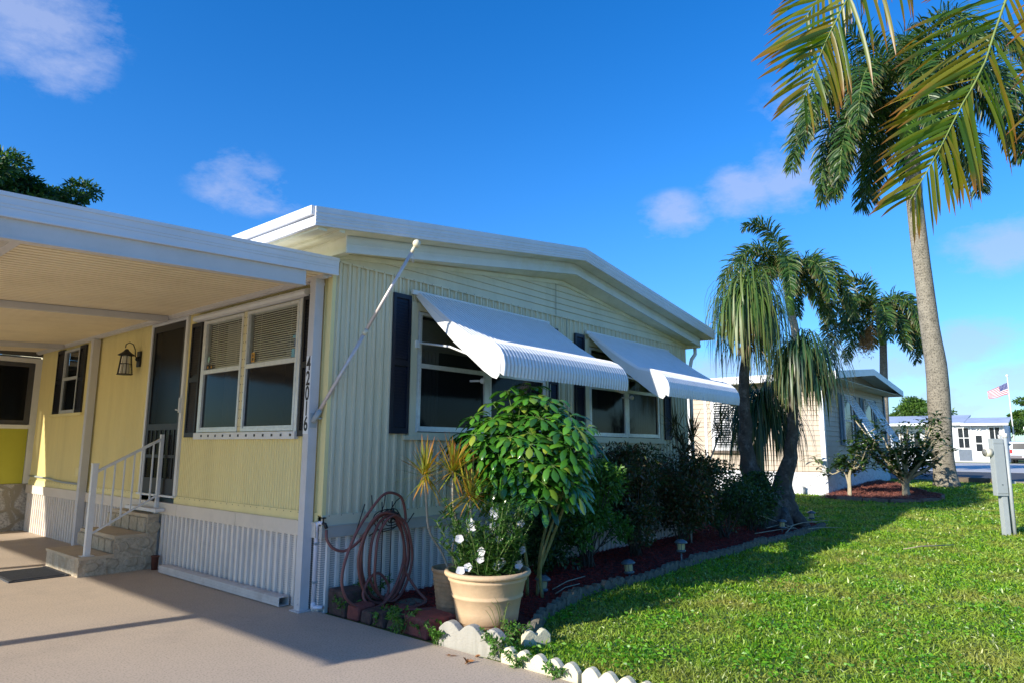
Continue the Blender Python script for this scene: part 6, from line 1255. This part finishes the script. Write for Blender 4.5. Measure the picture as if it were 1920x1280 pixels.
bigtree((84, 1.2, 3.4), (1.8, 2.2, 1.2), (84, 1.2), 'low dark bush like tree behind the far flag pole', TG, 34, 14, 200, .3, 'shade_tree', .4, .4, 'farbush')
bigtree((60, 14.8, 4.2), (2.6, 2.2, 1.8), (60, 14.8), 'small tree rising just left of the tallest palm trunk', TG, 35, 20, 220, .3, 'shade_tree', .36, .4, 'farbush')

for k, (tx, ty, tr) in enumerate(((-27, -4, 3.2), (-30, 5, 3.6), (-26, 13, 3.0), (-31, 21, 3.4))):  # unseen trees, added so the side windows reflect something dark
    bigtree((tx, ty, 3.4), (tr, tr, 2.1), (tx, ty), 'broad tree added for dark window reflections, %s of four, out of the photo' % ('nearest the camera', 'second', 'third', 'farthest')[k], TG, 50+k, 30, 200, .3, 'shade_tree', .4, 0, 'pine')
# =================== NEAR PALM, fronds hanging into the top right ===================
NP = thing('areca_palm', (3.3, -7.6, -.02), 'nearest palm whose yellow edged fronds hang into the top right corner', 'palm tree')
crn = np.array([2.35, -6.75, 5.9])
g = MB(); g.tube([tuple(p) for p in catn([(3.3,-7.6,-.1),(3.2,-7.5,2),(2.8,-7.1,4.2),(2.35,-6.75,5.9)], 12)], [.14-.004*k for k in range(12)], 12); g.build('trunk', M_trunk, NP)
M_near = leafmat('areca_leaf', [(.045,.11,.010), (.09,.16,.012), (.17,.20,.014), (.26,.20,.018), (.035,.10,.02)], .35, .5, tip=(.34,.12,.03), tippos=.88, tcol=(1.9, 1.6, .25))
lb = LB(); st = MB()
ls_ = lambda t: np.clip(1.2-t*.45, .4, 1.15)
VF = (-.76, -.62, -.10)     # fronds hang broadside to the drive
frond(lb, st, [tuple(crn), (1.72,-6.0,5.65), (1.56,-5.67,4.94), (1.48,-5.47,4.51), (1.44,-5.33,4.11), (1.37,-5.18,3.82), (1.31,-5.04,3.53), (1.23,-4.86,3.20)], .78, .027, 50, .5, .12, 8, .014, .95, .16, .2, ls_, face=VF, sd=(.35, 1.9))
frond(lb, st, [tuple(crn), (2.0,-5.9,6.5), (1.62,-5.35,5.94), (1.29,-4.8,5.24), (1.16,-4.51,4.67), (1.11,-4.41,4.45), (1.07,-4.26,4.08)], .76, .027, 44, .5, .12, 8, .013, .9, .2, .2, ls_, face=VF, sd=(.35, 1.9))
frond(lb, st, [tuple(crn), (2.0,-6.5,5.7), (1.75,-6.25,5.0), (1.60,-6.0,4.35), (1.52,-5.82,3.8), (1.50,-5.75,3.45)], .78, .027, 40, .5, .15, 8, .013, .9, .2, .2, ls_, face=VF, sd=(.5, 1.8))
frond(lb, st, [tuple(crn), (2.2,-5.9,6.6), (1.9,-5.2,6.2), (1.6,-4.6,5.5), (1.45,-4.2,4.95)], .78, .027, 38, .6, .15, 8, .013, .9, .2, .2, ls_, face=VF, sd=(.5, 1.9))
for az, el, Ln in ((20,40,2.2),(330,30,2.2),(280,35,2.2),(240,40,2.0),(60,60,2.0)): frond(lb, st, arc(crn, math.radians(az), math.radians(el), Ln, 1.6), .5, .034, 34, .8, .2, 5, .013, .5, .15, .25)
c_ = lb.build('fronds', M_near, NP); st.build('frond_stems', M_stem, c_, kind='stuff')

# =================== GRASS ===================
def gdens():
    n = 2100000; x = rng.uniform(.06, 25, n); y = rng.uniform(-12, 3.0, n)
    d_ = np.hypot(x-CAM.x, y-CAM.y); ang = np.degrees(np.arctan2(y-CAM.y, x-CAM.x)); keep = (ang > -16) & (ang < 46) & ((ang > 1) | (rng.random(n) < .5)) & (d_ > 3.2)
    keep &= rng.random(n) < np.clip((5.0/d_)**1.35, 0, 1)
    keep &= ~inside(x, y, bed) & ~inside(x, y, bed2) & ~((x < 7.9) & (y > -.05)) & ~((x > 16.7) & (y > .1)) & ~((y < -1.4) & (x < .12)) & ~((x<.75)&(y>-2.0))
    return x[keep], y[keep], d_[keep]
gx, gy, gd = gdens(); n = len(gx); print('grass blades', n)
# clumpy heights
cl_ = np.sin(gx*3.1+np.sin(gy*2.7)*2)*np.cos(gy*3.7+gx*1.3)+rng.normal(0, .5, n); hgt = (.036+.012*cl_)*rng.uniform(.6, 1.3, n)*(1+.35*np.clip((gd-6)/10, 0, 1)); wdt = rng.uniform(.007, .0125, n)*np.clip(gd/5.0, 1, 3.4)
D = rdir(n, 0); D[:, 2] = np.abs(D[:, 2])*.8+.55
lb = LB(); lb.add(np.stack([gx, gy, hg(gx)-.025], 1), D, rdir(n)*[1, 1, .3], np.clip(hgt, .02, .09)*1.3, wdt, 2, rng.uniform(.4, 1.8, n), 'blade')
gr = lb.build('grass', leafmat('grass_blade', [(.035,.10,.010), (.12,.27,.016), (.22,.42,.025), (.36,.50,.05)], .36, .3, patch=((.38,.34,.09), 1.3, .75), tcol=(1.5, 1.5, .3)), smooth=True)
k2 = rng.random(n) < np.clip(.16*(6/gd)**1.2, 0, .2); bx_, by_ = gx[k2], gy[k2]; cm = (np.sin(bx_*5+by_*3)+np.cos(by_*6-bx_*2)+rng.normal(0, .7, len(bx_))) > .5; bx_, by_ = bx_[cm], by_[cm]; m_ = len(bx_)
D = rdir(m_); D[:, 2] = np.abs(D[:, 2])*.4+.15; lb = LB(); lb.add(np.stack([bx_, by_, hg(bx_)+rng.uniform(.0, .03, m_)], 1), D, rdir(m_), rng.uniform(.02, .045, m_), rng.uniform(.014, .024, m_), 2, .8, 'round', .1)
cv = lb.build('ground_cover', leafmat('broad_weed', [(.06,.20,.012), (.12,.34,.02), (.20,.46,.03)], .4, .4, tcol=(1.5, 1.5, .3))); tag(cv, 'small round leaved ground cover mixed through the lawn grass', 'ground cover', kind='stuff')
tag(gr, 'short bright green broad bladed lawn grass', 'grass', kind='stuff')
